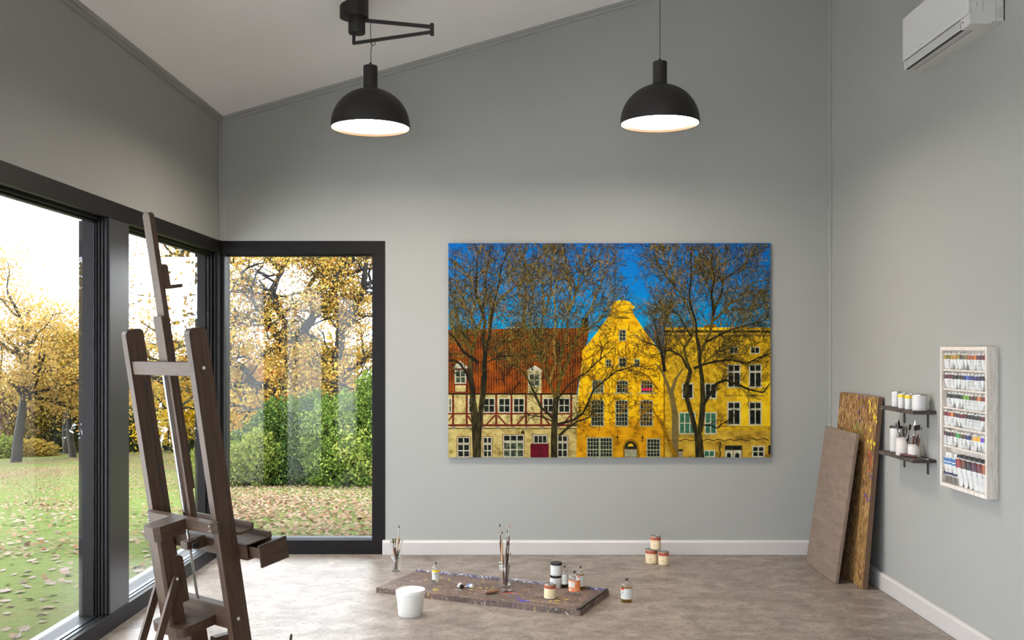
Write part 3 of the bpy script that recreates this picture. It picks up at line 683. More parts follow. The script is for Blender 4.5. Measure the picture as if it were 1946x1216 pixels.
# ------------------------------------------------------------------ boards leaning in the corner
def lean(nm, label, cat, A, Bp, Ah, thick, mats, extra=None):
    """A, Bp: front bottom corners (far, near); Ah: front top far corner"""
    A, Bp, Ah = Vector(A), Vector(Bp), Vector(Ah)
    u = (Bp-A).normalized(); w = (Ah-A); w = (w-u*w.dot(u)); Hh = w.length; w.normalize(); n = u.cross(w)   # n points toward the wall? fixed below
    if n.x < 0: n = -n
    W = (Bp-A).length
    Rm = Matrix((u, n, w)).transposed()
    if Rm.determinant() < 0: u = -u; A = Bp; Rm = Matrix((u, n, w)).transposed()
    e = thing(nm, label, cat, A, rot=Rm.to_quaternion())
    return e, W, Hh
def linen_mat():
    t = NT('raw_linen'); a = t.noise(t.coords((12, 260, 260)), 1.0, 3, .7); 
    v1 = t.noise(t.coords((14, 300, 330)), 1, 2, .6); v2 = t.noise(t.coords((330, 300, 12)), 1, 2, .6); big = t.noise(t.coords((3, 60, 26)), 1, 4, .6)
    c1 = t.ramp(v1, [(.3, lin(72, 60, 51)), (.7, lin(160, 140, 124))]); c2 = t.ramp(v2, [(.3, lin(80, 67, 57)), (.7, lin(154, 134, 119))])
    t.base(t.mix(.3, t.mix(.5, c1, c2), t.ramp(big, [(.3, lin(84, 71, 61)), (.7, lin(148, 128, 113))]))); t.b.inputs['Roughness'].default_value = .9
    t.bump(v1, .3, .002); return t.m
def osb_mat():
    t = NT('strand_board'); outs = []
    for k, (rot, sc) in enumerate((((0, .35, 0), (52, 52, 17)), ((0, -.7, 0), (60, 60, 20)), ((0, 1.25, 0), (50, 50, 18)))):
        v = t.coords(sc, rot=rot); x = t.new('TexVoronoi'); x.inputs['Scale'].default_value = 1.6; t.link(v, x.inputs['Vector'])
        outs.append(x.outputs['Color'])
    sel = t.noise(t.coords((1, 1, 1)), 16, 3, .6)
    s1 = t.new('SeparateColor'); t.link(t.mix(t.ramp(sel, [(.46, (0, 0, 0, 1)), (.5, (1, 1, 1, 1))]), outs[0], outs[1]), s1.inputs[0])
    s2 = t.new('SeparateColor'); t.link(outs[2], s2.inputs[0])
    mxm = t.new('Math', operation='ADD'); t.link(s1.outputs[0], mxm.inputs[0]); 
    hlf = t.new('Math', operation='MULTIPLY'); t.link(s2.outputs[1], hlf.inputs[0]); hlf.inputs[1].default_value = .45; t.link(hlf.outputs[0], mxm.inputs[1])
    c1 = t.ramp(mxm.outputs[0], [(.1, lin(50, 34, 19)), (.4, lin(104, 72, 38)), (.8, lin(142, 102, 56)), (1.0, lin(186, 148, 92))])
    f = t.noise(t.coords((60, 60, 12)), 2, 3, .6)
    t.base(t.mix(.25, c1, t.ramp(f, [(.35, lin(60, 40, 22)), (.65, lin(150, 114, 66))]))); t.b.inputs['Roughness'].default_value = .55
    t.bump(mxm.outputs[0], .4, .003); return t.m
M_osbedge = flat('board_edge', lin(98, 74, 56), .7, var=.12, scale=60)
# strand board: far bottom, near bottom, far top
yn, yf = 5.965, 6.665
e, W, Hh = lean('strand_board', 'tall strand board with paint spots leaning on the wall behind the linen canvas', 'board', (2.105, yf, .002), (2.105, yn, .002), (2.2, yf, 1.163), .03, None)
rnd = random.Random(8); m = MB().box((0, 0, 0), (W, .030, Hh), 5); m.m[2] = 4   # strand face to the room, plain edges
def blob(m, x, z, r, k):
    pts = [(x+r*rnd.uniform(.6, 1.2)*math.cos(a), -.0006, z+1.25*r*rnd.uniform(.6, 1.2)*math.sin(a)) for a in [2*math.pi*i/9 for i in range(9)]]
    m.add(pts+[(x, -.0022, z)], [(i, (i+1) % 9, 9) for i in range(9)], k, True)
fx = (lambda f: W*f)
near = e.matrix_world  # orientation: local x may run either way
flip = (Matrix.Rotation(0, 3, 'X') and (e.rotation_quaternion @ Vector((1, 0, 0))).y > 0)
def X_(f): return W*(1-f) if flip else W*f             # f: 0 far end, 1 near end
spots = [(.93, 1.10, 0), (.90, 1.07, 0), (.96, 1.055, 0), (.98, 1.05, 0), (.95, 1.03, 0), (.80, 1.12, 0), (.83, 1.09, 0), (.88, .96, 0), (.92, .90, 0), (.97, .88, 0), (.95, .86, 0), (.87, .89, 0), (.50, 1.14, 1), (.62, 1.17 if Hh > 1.18 else 1.15, 1), (.55, 1.05, 1), (.65, 1.09, 1), (.70, 1.15, 1), (.60, 1.0, 1), (.93, .80, 3), (.90, .81, 3), (.95, .75, 3), (.92, .73, 3), (.97, .68, 1), (.94, .53, 1), (.90, .55, 1), (.99, .55, 1), (.96, .82, 1), (.55, .97, 2), (.60, .92, 2), (.66, .95, 2), (.58, .90, 2), (.70, .91, 2), (.52, .95, 2)]
for (f, z, k) in spots:
    for q in range(3): blob(m, X_(f+rnd.gauss(0, .018)), min(z+rnd.gauss(0, .009), Hh-.008), rnd.uniform(.004, .0105), k)
m.build('panel', [bpy.data.materials['dried_yellow_paint'], flat('dried_violet_paint', lin(66, 50, 130), .4), flat('dried_leaf_green_paint', lin(96, 158, 62), .4), bpy.data.materials['dried_red_paint'], osb_mat(), M_osbedge], e)
e, W2, H2 = lean('stretched_canvas', 'brown raw linen canvas leaning on the taller strand board', 'canvas', (1.985, 6.72, .002), (1.985, 6.115, .002), (2.118, 6.72, .93), .022, None)
MB().box((0, 0, 0), (W2, .024, H2)).build('linen_face', linen_mat(), e, .004)
near_x = 0 if (e.rotation_quaternion @ Vector((1, 0, 0))).y > 0 else W2
for k in range(15): MB().box((near_x-.0008, .010, .04+k*.062), (near_x+.0008, .0125, .062+k*.062)).build('staple', M_silver, e)

# ------------------------------------------------------------------ two narrow shelves on the right wall
def shelf(z, label, bz):
    y0, y1 = 5.238, 5.735; d = .127
    e = thing('wall_shelf', label, 'shelf', (XR, y0, z), group='spattered wall shelves')
    MB().box((-d, 0, 0), (0, y1-y0, .018)).build('shelf_board', M_shelf, e, .002)
    for y in (5.344, 5.665):
        MB().box((-.004, y-y0-.011, -bz), (0, y-y0+.011, 0)).box((-d*.85, y-y0-.011, -.003), (0, y-y0+.011, 0)).build('bracket', M_blk, e, .001)
    return z+.018
Z1 = shelf(1.106, 'upper dark spattered shelf carrying the white paint cans', .078)
Z2 = shelf(.848, 'lower dark spattered shelf carrying the stoneware brush pots', .072)
def onshelf(px, Z, off): return onx(px, 700, XR-off)*Vector((1, 1, 0)) if False else Vector((XR-off, (XR-off)*F_PX/(px-CX), Z))
M_wcan = flat('white_can_enamel', lin(208, 206, 204), .3, var=.01)
g = 'white cans on the upper shelf'
def white_can(p, r, h, label, band=None):
    e = thing('paint_can', label, 'paint can', p, g)
    MB().lathe([(r*.97, 0), (r, .003), (r, h*.93), (r*.99, h*.94)], 32).build('can_body', M_wcan, e)
    MB().lathe([(r*.99, h*.94), (r*1.03, h*.95), (r*1.03, h*.98), (r*.95, h), (r*.88, h*.97), (0, h*.97)], 32).build('lid', M_silver, e)
    if band: MB().lathe([(r+.0006, h*.72), (r+.0006, h*.93)], 32, cap=(False, False)).build('label_band', band, e)
white_can(onshelf(1703.5, Z1, .050), .0260, .088, 'plain white can at the board end of the upper shelf')
white_can(onshelf(1714.5, Z1, .078), .0215, .082, 'yellow banded white can next to the plain small one on the upper shelf', M_yel)
white_can(onshelf(1727.3, Z1, .082), .0215, .082, 'yellow banded white can next to the biggest can on the upper shelf', M_yel)
white_can(onshelf(1747.5, Z1, .062), .0385, .086, 'biggest plain white can at the rack end of the upper shelf')
# lower shelf
p = onshelf(1703, Z2, .044); 
e = thing('paint_can', 'white can under the black lidded jar at the far end of the lower shelf', 'paint can', p)
MB().lathe([(.034, 0), (.035, .003), (.035, .073), (.0355, .075), (.0355, .079), (0, .079)], 32).build('can_body', M_wcan, e)
tub(p+Vector((.0, .0, .0795)), .034, .066, 'white jar with black lid stacked on the can of the lower shelf')
def crock(p, r, h, label):
    e = thing('stoneware_pot', label, 'pot', p, 'white stoneware pots on the lower shelf')
    MB().lathe([(0, 0), (r*.96, 0), (r, .004), (r, h*.74), (r*.93, h*.80), (r*.92, h*.86), (r*.97, h*.93), (r*.99, h*.97), (r*.96, h), (r*.86, h), (r*.84, h*.8), (r*.9, h*.7), (r*.9, .01), (0, .01)], 36, cap=(False, False)).build('pot_body', M_cer, e)
P1 = onshelf(1716.5, Z2, .083); crock(P1, .0395, .098, 'larger white stoneware pot of palette tools on the lower shelf')
P2 = onshelf(1737.5, Z2, .060); crock(P2, .0335, .070, 'smaller white stoneware pot of brushes on the lower shelf')
def knife(base, tip, label, hk=0, bw=.009):
    base, tip = Vector(base), Vector(tip); d = tip-base; L = d.length
    e = thing('palette_knife', label, 'palette knife', base, 'palette tools in the larger stoneware pot', d.to_track_quat('Z', 'Y'))
    MB().lathe([(0, 0), (.004, .002), (.006, L*.3), (.0045, L*.55), (0, L*.56)], 10).build('handle', M_wh[hk], e)
    MB().tube([(0, 0, L*.55), (0, .002, L*.62), (0, -.004, L*.68), (0, 0, L*.72)], .0016, 6).build('shank', M_chrome, e)
    pts = [(-.002, L*.71), (-bw*.8, L*.8), (-bw, L*.9), (0, L), (bw, L*.9), (bw*.8, L*.8), (.002, L*.71)]
    MB().prism(pts, -.0007, .0007, 'y').build('blade', M_chrome, e)
def tipat(px, py, P, dx=0): return onx(px, py, P.x+dx)
for (dx, dy, px, py, tx, lb, hk, bw) in (
    (.012, .004, 1702.5, 803, -.01, 'broad bladed palette knife leaning out over the lidded jar in the larger pot', 0, .009),
    (-.006, .010, 1707.5, 796.5, .006, 'narrow palette knife tip highest in the larger pot', 3, .006),
    (.010, -.012, 1724, 811, .0, 'palette knife with dark blade leaning toward the brushes in the larger pot', 1, .009)):
    knife(P1+Vector((dx, dy, .012)), tipat(px, py, P1, tx), lb, hk, bw)
brush(P1+Vector((-.01, -.008, .012)), tipat(1723, 809, P1, .018), 'round', 'black tipped brush at the near side of the larger stoneware pot', 'brushes on the lower shelf', .0030, 1, 0)
brush(P1+Vector((.006, -.02, .012)), tipat(1730, 807, P1, .012), 'flat', 'black handled flat brush nearest the smaller pot in the larger pot', 'brushes on the lower shelf', .0030, 1, 0)
knife(P2+Vector((-.012, .012, .012)), tipat(1739.5, 798.5, P2, .016), 'slim steel spatula leaning behind the brushes of the smaller pot', 3, .004)
for (dx, dy, px, py, tx, k, hk, lb) in (
    (-.008, .004, 1740.0, 808, -.006, 'flat', 0, 'flat black tipped brush at the big pot side of the smaller pot'),
    (.0, -.008, 1743.6, 808.5, .010, 'flat', 1, 'flat black tipped brush second from the big pot in the smaller pot'),
    (.008, -.006, 1746.5, 807.5, -.008, 'flat', 0, 'flat black tipped brush at the rack side of the smaller pot'),
    (.012, -.004, 1751.5, 811, .006, 'round', 3, 'thin brown brush leaning outermost on the rack side of the smaller pot')):
    brush(P2+Vector((dx, dy, .012)), tipat(px, py, P2, tx), k, lb, 'brushes on the lower shelf', .0030 if k == 'flat' else .0024, hk, 0)
a = Vector((XR-.121, 5.425, Z2+.0095)); z = Vector((XR-.040, 5.243, Z2+.006)); d = z-a; L = d.length
e = thing('palette_knife', 'palette knife with dark red handle lying along the lower shelf edge', 'palette knife', a, rot=d.to_track_quat('X', 'Z'))
MB().lathe([(0, 0), (.006, .004), (.008, .05), (.005, .115), (0, .118)], 12, M=Matrix.Rotation(math.pi/2, 4, 'Y')).build('handle', flat('dark_red_handle', lin(84, 36, 44), .3), e)
MB().tube([(.115, 0, 0), (.15, 0, 0), (.165, 0, -.003)], .0022, 8).build('shank', M_chrome, e)
MB().prism([(.163, -.003), (.185, -.008), (L, 0), (.185, .008), (.163, .003)], -.0042, -.0034, 'z').build('blade', M_chrome, e)

# ------------------------------------------------------------------ paint tube rack
RX, RY0, RY1, RZ0, RZ1 = XR-.053, 4.572, 5.074, .757, 1.464
def limed():
    t = NT('limed_wood'); f = t.noise(t.coords((40, 40, 5)), 2, 6, .7)
    t.base(t.ramp(f, [(.25, lin(160, 146, 134)), (.45, lin(206, 196, 186)), (.7, lin(232, 226, 218))])); t.b.inputs['Roughness'].default_value = .65
    t.bump(f, .2, .002); return t.m
M_lime = limed()
e = thing('paint_rack', 'white limed wood rack of paint tubes hanging on the right wall', 'rack', (XR, RY0, RZ0))
W_, H_ = RY1-RY0, RZ1-RZ0; D_ = -.053
MB().box((-.006, .004, .004), (0, W_-.004, H_-.004)).build('back_panel', M_lime, e)
for nm, a, bb in (('side_board', (D_, 0, 0), (0, .018, H_)), ('side_board', (D_, W_-.018, 0), (0, W_, H_)), ('top_board', (D_, .018, H_-.018), (0, W_-.018, H_)), ('bottom_board', (D_, .018, 0), (0, W_-.018, .018))):
    MB().box(a, bb).build(nm, M_lime, e, .0015)
rows = [(1.435, 1.352), (1.335, 1.255), (1.238, 1.160), (1.146, 1.066), (1.046, .966), (.932, .776)]   # cap top, tube foot
for (zt, zb) in rows[:5]: MB().box((-.044, .018, zb-RZ0-.009), (-.006, W_-.018, zb-RZ0-.001)).build('ledge', M_lime, e, .001)
M_tube = flat('white_tube_metal', lin(212, 212, 210), .35, var=.015)
M_crimp = flat('dark_crimp', lin(96, 92, 88), .4, metal=.5)
PAL = {'mustard': (150, 128, 44), 'olive': (110, 98, 40), 'ochre': (176, 120, 44), 'umber': (78, 58, 38), 'rust': (150, 78, 44), 'orange': (196, 112, 44), 'plum': (78, 34, 54), 'wine': (96, 30, 38), 'crimson': (140, 40, 44), 'black': (36, 32, 34), 'navy': (38, 40, 84), 'blue': (70, 72, 160), 'indigo': (46, 46, 104), 'dark green': (40, 52, 40), 'lime green': (104, 150, 44), 'brown': (92, 56, 36), 'green': (48, 150, 64), 'moss': (72, 84, 40), 'amber': (224, 168, 60), 'violet': (104, 60, 190), 'mint': (112, 176, 104), 'grey': (120, 112, 100), 'dark brown': (60, 38, 32)}
ROWC = [['mustard', 'olive', 'mustard', 'ochre', 'mustard', 'umber', 'olive', 'rust', 'rust', 'orange', 'plum', 'wine', 'crimson'],
        ['plum', 'plum', 'wine', 'black', 'black', 'dark brown', 'navy', 'blue', 'indigo', 'indigo', 'navy', 'black', 'black'],
        ['dark green', 'black', 'dark green', 'black', 'dark green', 'lime green', 'lime green', 'brown', 'umber', 'orange', 'wine', 'crimson'],
        ['wine', 'crimson', 'orange', 'brown', 'plum', 'wine', 'wine', 'black', 'black', 'dark brown', 'black', 'wine', 'dark brown'],
        ['plum', 'black', 'plum', 'moss', 'green', 'moss', 'umber', 'indigo', 'grey', 'amber', 'amber', 'violet', 'mint']]
BAND = {}
def bandm(nm):
    if nm not in BAND: BAND[nm] = flat(nm.replace(' ', '_')+'_band', lin(*PAL[nm]), .35, var=.1, scale=80)
    return BAND[nm]
def tube_parts(h, r, big=False):
    """body, band, cap, marks; foot crimped flat at z = 0, cap on top"""
    n = 14; K = 7; z0, z1 = .0, h*.895; vs = []
    for k in range(K):
        t = k/(K-1); rx = r*(.14+.86*min(1, t*1.6)); ry = r*(1.08-.08*min(1, t*1.6))
        vs += [(rx*math.cos(2*math.pi*i/n), ry*math.sin(2*math.pi*i/n), z0+(z1-z0)*t) for i in range(n)]
    m = MB(); m.add(vs, [(k*n+i, k*n+(i+1) % n, (k+1)*n+(i+1) % n, (k+1)*n+i) for k in range(K-1) for i in range(n)], 0, True)
    m.add(vs, [tuple(range(n))[::-1], tuple(range((K-1)*n, K*n))]); m.lathe([(r, z1), (r*.45, z1+h*.035)], n)
    m.box((-.0018, -r*1.09, 0), (.0018, r*1.09, h*.04), 1)
    body = m.build('tube_body', [M_tube, M_crimp])
    q = MB().lathe([(r*1.03, h*(.62 if not big else .60)), (r*1.04, h*.87), (r*.9, h*.90)], n, cap=(False, False)).build('color_band', [bandm('black')])
    cp = MB().lathe([(r*(.56 if not big else .8), h*.922), (r*(.6 if not big else .86), h*.926), (r*(.54 if not big else .8), h*.99), (r*.5, h), (0, h)], 12).build('cap', [M_white if not big else M_cap])
    k = MB(); rr = r*1.012
    for j, (za, zc, wd) in enumerate(((.50, .525, .5), (.46, .475, .35), (.33, .34, .4), (.29, .30, .45), (.25, .26, .35))):
        k.patch(rr if za > .45 else rr*1.0, math.pi-.2-wd*.6, math.pi-.2+wd*.5, h*za, h*zc, 0, 3)
    k = k.build('label_print', [M_print], body)
    return [body, q, cp], k
def drop(objs):
    for o in objs: COL.objects.unlink(o)
ORD = ['first', 'second', 'third', 'fourth', 'fifth', 'sixth', 'seventh', 'eighth', 'ninth', 'tenth', 'eleventh', 'twelfth', 'last']
ROWN = ['top row', 'second row', 'third row', 'fourth row', 'fifth row']
proto, pk = tube_parts(.083, .0165); drop(proto+[pk])
bproto, bk_ = tube_parts(.150, .0235, True); drop(bproto+[bk_])
def put_tube(pr, pkk, loc, rotz, band, label, group, cap=None, tilt=0):
    t = thing('paint_tube', label, 'paint tube', loc, group)
    t.rotation_euler = (tilt, 0, rotz)
    for o in pr:
        c_ = o.copy(); COL.objects.link(c_); c_.parent = t
        if o is pr[0]:
            k_ = pkk.copy(); COL.objects.link(k_); k_.parent = c_
        if o is pr[1]:
            c_.material_slots[0].link = 'OBJECT'; c_.material_slots[0].material = band
        if o is pr[2] and cap is not None:
            c_.material_slots[0].link = 'OBJECT'; c_.material_slots[0].material = cap
    return t
rnd = random.Random(12)
for ri, cols in enumerate(ROWC):
    zt, zb = rows[ri]; N = len(cols); span0, span1 = RY1-.018-.016, RY0+.018+.016
    if N == 12: span0 -= .036
    for i, cn in enumerate(cols):
        y = span0+(span1-span0)*i/(N-1); nm = 'last' if i == N-1 else ORD[i]
        s = (zt-zb)/.083
        t = put_tube(proto, pk, (XR-.030+rnd.uniform(-.003, .003), y, zb), rnd.choice((-1, 1))*rnd.uniform(.1, 1.3), bandm(cn),
                 ('%s banded paint tube, %s from the shelf side in the rack\'s %s' % (cn, nm, ROWN[ri])) if nm != 'last' else ('%s banded paint tube, farthest from the shelves in the rack\'s %s' % (cn, ROWN[ri])), 'paint tubes in the rack', tilt=rnd.uniform(-.03, .03))
        t.scale = (1, 1, s*rnd.uniform(.96, 1.0))
# bottom row: three blue labelled tubes, then six big dark capped ones
zt, zb = rows[5]
M_blueb = flat('sky_blue_band', lin(60, 110, 170), .4); M_navyb = flat('deep_navy_band', lin(44, 44, 80), .4); M_foil = flat('creased_foil', lin(150, 146, 140), .3, metal=.7, var=.2)
def foil_tube(y, label, lean_):
    t = thing('paint_tube', label, 'paint tube', (XR-.030, y, zb), 'paint tubes in the rack'); t.rotation_euler = (lean_, 0, 0)
    h, r, n = .150, .0215, 14; vs = []
    for k in range(8):
        q = k/7; rx = r*(.14+.86*min(1, q*1.4)); ry = r*(1.25-.25*min(1, q*1.4))
        vs += [(rx*math.cos(2*math.pi*i/n), ry*math.sin(2*math.pi*i/n), h*.86*q) for i in range(n)]
    m = MB(); m.add(vs, [(k*n+i, k*n+(i+1) % n, (k+1)*n+(i+1) % n, (k+1)*n+i) for k in range(2) for i in range(n)], 1, True)
    m.add(vs, [(k*n+i, k*n+(i+1) % n, (k+1)*n+(i+1) % n, (k+1)*n+i) for k in range(2, 7) for i in range(n)], 0, True)
    m.lathe([(r, h*.86), (r*.4, h*.9)], n); b_ = m.build('tube_body', [M_tube, M_foil], t)
    MB().lathe([(r*1.02, h*.74), (r*1.02, h*.85)], n, cap=(False, False)).lathe([(r*1.02, h*.64), (r*1.02, h*.70)], n, cap=(False, False)).build('blue_bands', M_blueb, t)
    MB().lathe([(r*1.03, h*.30), (r*1.03, h*.37)], n, cap=(False, False)).build('navy_band', M_navyb, t)
    MB().patch(r*1.03, math.pi-.5, math.pi+.1, h*.45, h*.50, 0, 5).build('red_mark', flat('red_seal', lin(150, 40, 48), .4), t)
    MB().lathe([(r*.6, h*.89), (r*.64, h*.9), (r*.55, h*1.03), (0, h*1.03)], 14).build('cap', M_white, t)
foil_tube(5.032, 'blue and white paint tube, first from the shelf side in the bottom row', .05)
foil_tube(4.985, 'blue and white paint tube, second from the shelf side in the bottom row', -.02)
foil_tube(4.938, 'blue and white paint tube, third from the shelf side in the bottom row', .03)
for i, cn in enumerate(('crimson', 'brown', 'black', 'plum', 'wine', 'rust')):
    y = 4.886-(4.886-4.617)*i/5
    t = put_tube(bproto, bk_, (XR-.029, y, zb), rnd.uniform(-.2, .2), bandm(cn), 'big %s banded white paint tube with black cap, %s' % (cn, ('beside the blue ones', 'second after the blue ones', 'third after the blue ones', 'fourth after the blue ones', 'fifth after the blue ones', 'at the end of the bottom row')[i]), 'paint tubes in the rack')
    t.scale = (1, 1, 1.03)

# ------------------------------------------------------------------ the big picture: a printed panel
PYF = 6.966; KP = PYF/F_PX; PK = 1.2
def pc_(r, g, b): return lin(r, g, b, PK)
def pmat(name, c1, c2=None, c3=None, scale=(30, 30, 30), det=4, ns=1.0, stops=(.35, .5, .66)):
    t = NT('print_'+name)
    if c2 is None: t.base(c1)
    else:
        f = t.noise(t.coords(scale), ns, det, .65)
        st = [(stops[0], c1), (stops[2], c2)] if c3 is None else [(stops[0], c1), (stops[1], c2), (stops[2], c3)]
        t.base(t.ramp(f, st))
    t.b.inputs['Roughness'].default_value = .6; t.b.inputs['Specular IOR Level'].default_value = .08
    return t.m
def sky_print():
    t = NT('print_sky'); tc = t.new('TexCoord'); sp = t.new('SeparateXYZ'); t.link(tc.outputs['Object'], sp.inputs[0])
    mr = t.new('MapRange'); mr.inputs[1].default_value = .15; mr.inputs[2].default_value = .75; t.link(sp.outputs['Z'], mr.inputs[0])
    base = t.ramp(mr.outputs[0], [(0, pc_(0, 144, 192)), (.5, pc_(0, 124, 198)), (1, pc_(0, 103, 184))])
    t.base(t.mix(t.ramp(t.noise(t.coords((6, 6, 6)), 1, 4), [(.4, (0, 0, 0, 1)), (.8, (.5, .5, .5, 1))]), base, pc_(0, 104, 190)))
    t.b.inputs['Roughness'].default_value = .6; t.b.inputs['Specular IOR Level'].default_value = .08; return t.m
def roof_print():
    t = NT('print_roof'); v = t.coords((1, 1, 1))
    w = t.new('TexWave', wave_type='BANDS', bands_direction='X'); w.inputs['Scale'].default_value = 17; w.inputs['Distortion'].default_value = 1.6; w.inputs['Detail'].default_value = 3; w.inputs['Detail Scale'].default_value = 3
    t.link(v, w.inputs['Vector'])
    c1 = t.ramp(w.outputs['Fac'], [(.1, pc_(60, 26, 6)), (.5, pc_(134, 60, 10)), (.9, pc_(182, 90, 14))])
    big = t.noise(t.coords((9, 9, 9)), 1, 5, .7); blotch = t.ramp(big, [(.40, pc_(34, 20, 8)), (.54, pc_(122, 56, 10)), (.72, pc_(190, 96, 16))])
    t.base(t.mix(.62, c1, blotch)); t.b.inputs['Roughness'].default_value = .6; t.b.inputs['Specular IOR Level'].default_value = .08; return t.m
PM = {}
PM['sky'] = sky_print(); PM['roof'] = roof_print()
PM['cream'] = pmat('cream', pc_(128, 112, 60), pc_(186, 168, 104), pc_(208, 192, 132), (26, 26, 26))
PM['tan'] = pmat('tan', pc_(122, 104, 50), pc_(178, 158, 92), pc_(196, 178, 112), (16, 16, 20))
PM['beam'] = pmat('beam', pc_(74, 22, 14), pc_(118, 38, 24), None, (40, 40, 40))
PM['dark'] = pmat('dark', pc_(14, 14, 12), pc_(36, 40, 32), pc_(62, 70, 54), (34, 34, 34), stops=(.45, .6, .75))
PM['pane'] = pmat('pane', pc_(38, 44, 34), pc_(70, 82, 64), pc_(122, 132, 96), (30, 30, 30), stops=(.40, .55, .72))
PM['white'] = pmat('white', pc_(160, 156, 128), pc_(204, 200, 174), None, (40, 40, 40))
PM['greyw'] = pmat('grey_window', pc_(124, 130, 100), pc_(164, 166, 134), None, (40, 40, 40))
PM['yellow'] = pmat('yellow', pc_(140, 92, 4), pc_(218, 162, 6), pc_(240, 200, 18), (20, 20, 24), 6, stops=(.30, .44, .64))
PM['amber'] = pmat('amber', pc_(132, 88, 4), pc_(196, 138, 8), pc_(216, 156, 12), (12, 12, 16), 5)
PM['gold'] = pmat('gold', pc_(214, 158, 6), pc_(242, 204, 24), None, (30, 30, 30))
PM['mustard'] = pmat('mustard', pc_(96, 72, 14), pc_(186, 146, 22), pc_(226, 184, 36), (24, 24, 30), 6, stops=(.30, .47, .66))
PM['sand'] = pmat('sand', pc_(120, 92, 24), pc_(180, 144, 44), pc_(204, 166, 52), (10, 10, 14))
PM['sunny'] = pmat('sunny', pc_(214, 170, 16), pc_(238, 200, 34), None, (14, 14, 14))
PM['shade'] = pmat('shade', pc_(112, 78, 6), pc_(146, 104, 10), None, (20, 20, 20))
PM['shade2'] = pmat('shade_two', pc_(92, 80, 44), pc_(120, 102, 56), None, (20, 20, 20))
PM['door'] = pmat('door', pc_(70, 8, 18), pc_(104, 14, 28), None, (30, 30, 30))
PM['pink'] = pmat('pink', pc_(205, 30, 84)); PM['green'] = pmat('green', pc_(30, 84, 62), pc_(66, 116, 84), None, (40, 40, 40))
PM['grey'] = pmat('grey', pc_(122, 112, 92), pc_(140, 130, 106), None, (30, 30, 30)); PM['sig'] = pmat('signature', pc_(70, 160, 230))
PM['t0'] = pmat('twig_dark', pc_(20, 17, 9), pc_(48, 40, 18), None, (60, 60, 60)); PM['t1'] = pmat('twig_olive', pc_(56, 48, 18), pc_(104, 90, 30), None, (60, 60, 60))
PM['t2'] = pmat('twig_tan', pc_(112, 92, 36), pc_(166, 140, 58), None, (60, 60, 60)); PM['trunk'] = pmat('trunk', pc_(16, 13, 7), pc_(44, 38, 18), pc_(74, 66, 32), (70, 70, 12)); PM['bark'] = pmat('bark', pc_(16, 14, 10), pc_(34, 28, 16), None, (60, 60, 60))
PM['t3'] = pmat('twig_violet', pc_(66, 60, 64), pc_(92, 82, 74), None, (60, 60, 60))
PKEYS = list(PM)
XA, XB, YA, YBt = 852, 1464, 462, 869
class Print:
    def __init__(s): s.mb = MB(); s.layer = 0; s.sub = 0
    def up(s, n=1): s.layer += n
    def P(s, x, y): return ((x-1158)*KP, -.0001*s.layer-2e-6*(s.sub % 48), (665.5-y)*KP)
    def poly(s, pts, m):
        q = [(min(XB, max(XA, x)), min(YBt, max(YA, y))) for x, y in pts]; s.sub += 1
        s.mb.add([s.P(*p) for p in q], [tuple(range(len(q)))], PKEYS.index(m))
    def rect(s, x0, y0, x1, y1, m): s.poly([(x0, y1), (x1, y1), (x1, y0), (x0, y0)], m)
    def line(s, a, b, w0, w1, m):
        if not (XA <= a[0] <= XB and YA <= a[1] <= YBt and XA <= b[0] <= XB and YA <= b[1] <= YBt): return False
        dx, dy = b[0]-a[0], b[1]-a[1]; L = math.hypot(dx, dy) or 1; nx, ny = -dy/L/2, dx/L/2
        s.poly([(a[0]+nx*w0, a[1]+ny*w0), (b[0]+nx*w1, b[1]+ny*w1), (b[0]-nx*w1, b[1]-ny*w1), (a[0]-nx*w0, a[1]-ny*w0)], m); return True
    def window(s, x0, y0, x1, y1, nx, ny, fm='white', pm='dark', f=1.6, mu=.9, arch=0, mid=None):
        pts = [(x0, y1), (x1, y1), (x1, y0+arch), ((x0*.25+x1*.75), y0+arch*.25), ((x0+x1)/2, y0), ((x0*.75+x1*.25), y0+arch*.25), (x0, y0+arch)] if arch else [(x0, y1), (x1, y1), (x1, y0), (x0, y0)]
        s.poly(pts, fm); s.up()
        w = (x1-x0-2*f); h = (y1-y0-2*f)
        for i in range(nx):
            for j in range(ny):
                a = x0+f+w*i/nx+mu/2; b_ = x0+f+w*(i+1)/nx-mu/2; t0 = y0+f+h*j/ny+mu/2; t1 = y0+f+h*(j+1)/ny-mu/2
                if mid and j == mid: t0 += 1.2
                if arch and j == 0 and (i == 0 or i == nx-1): t0 += arch*.55
                s.rect(a, t0, b_, t1, pm)
        s.up(-1)
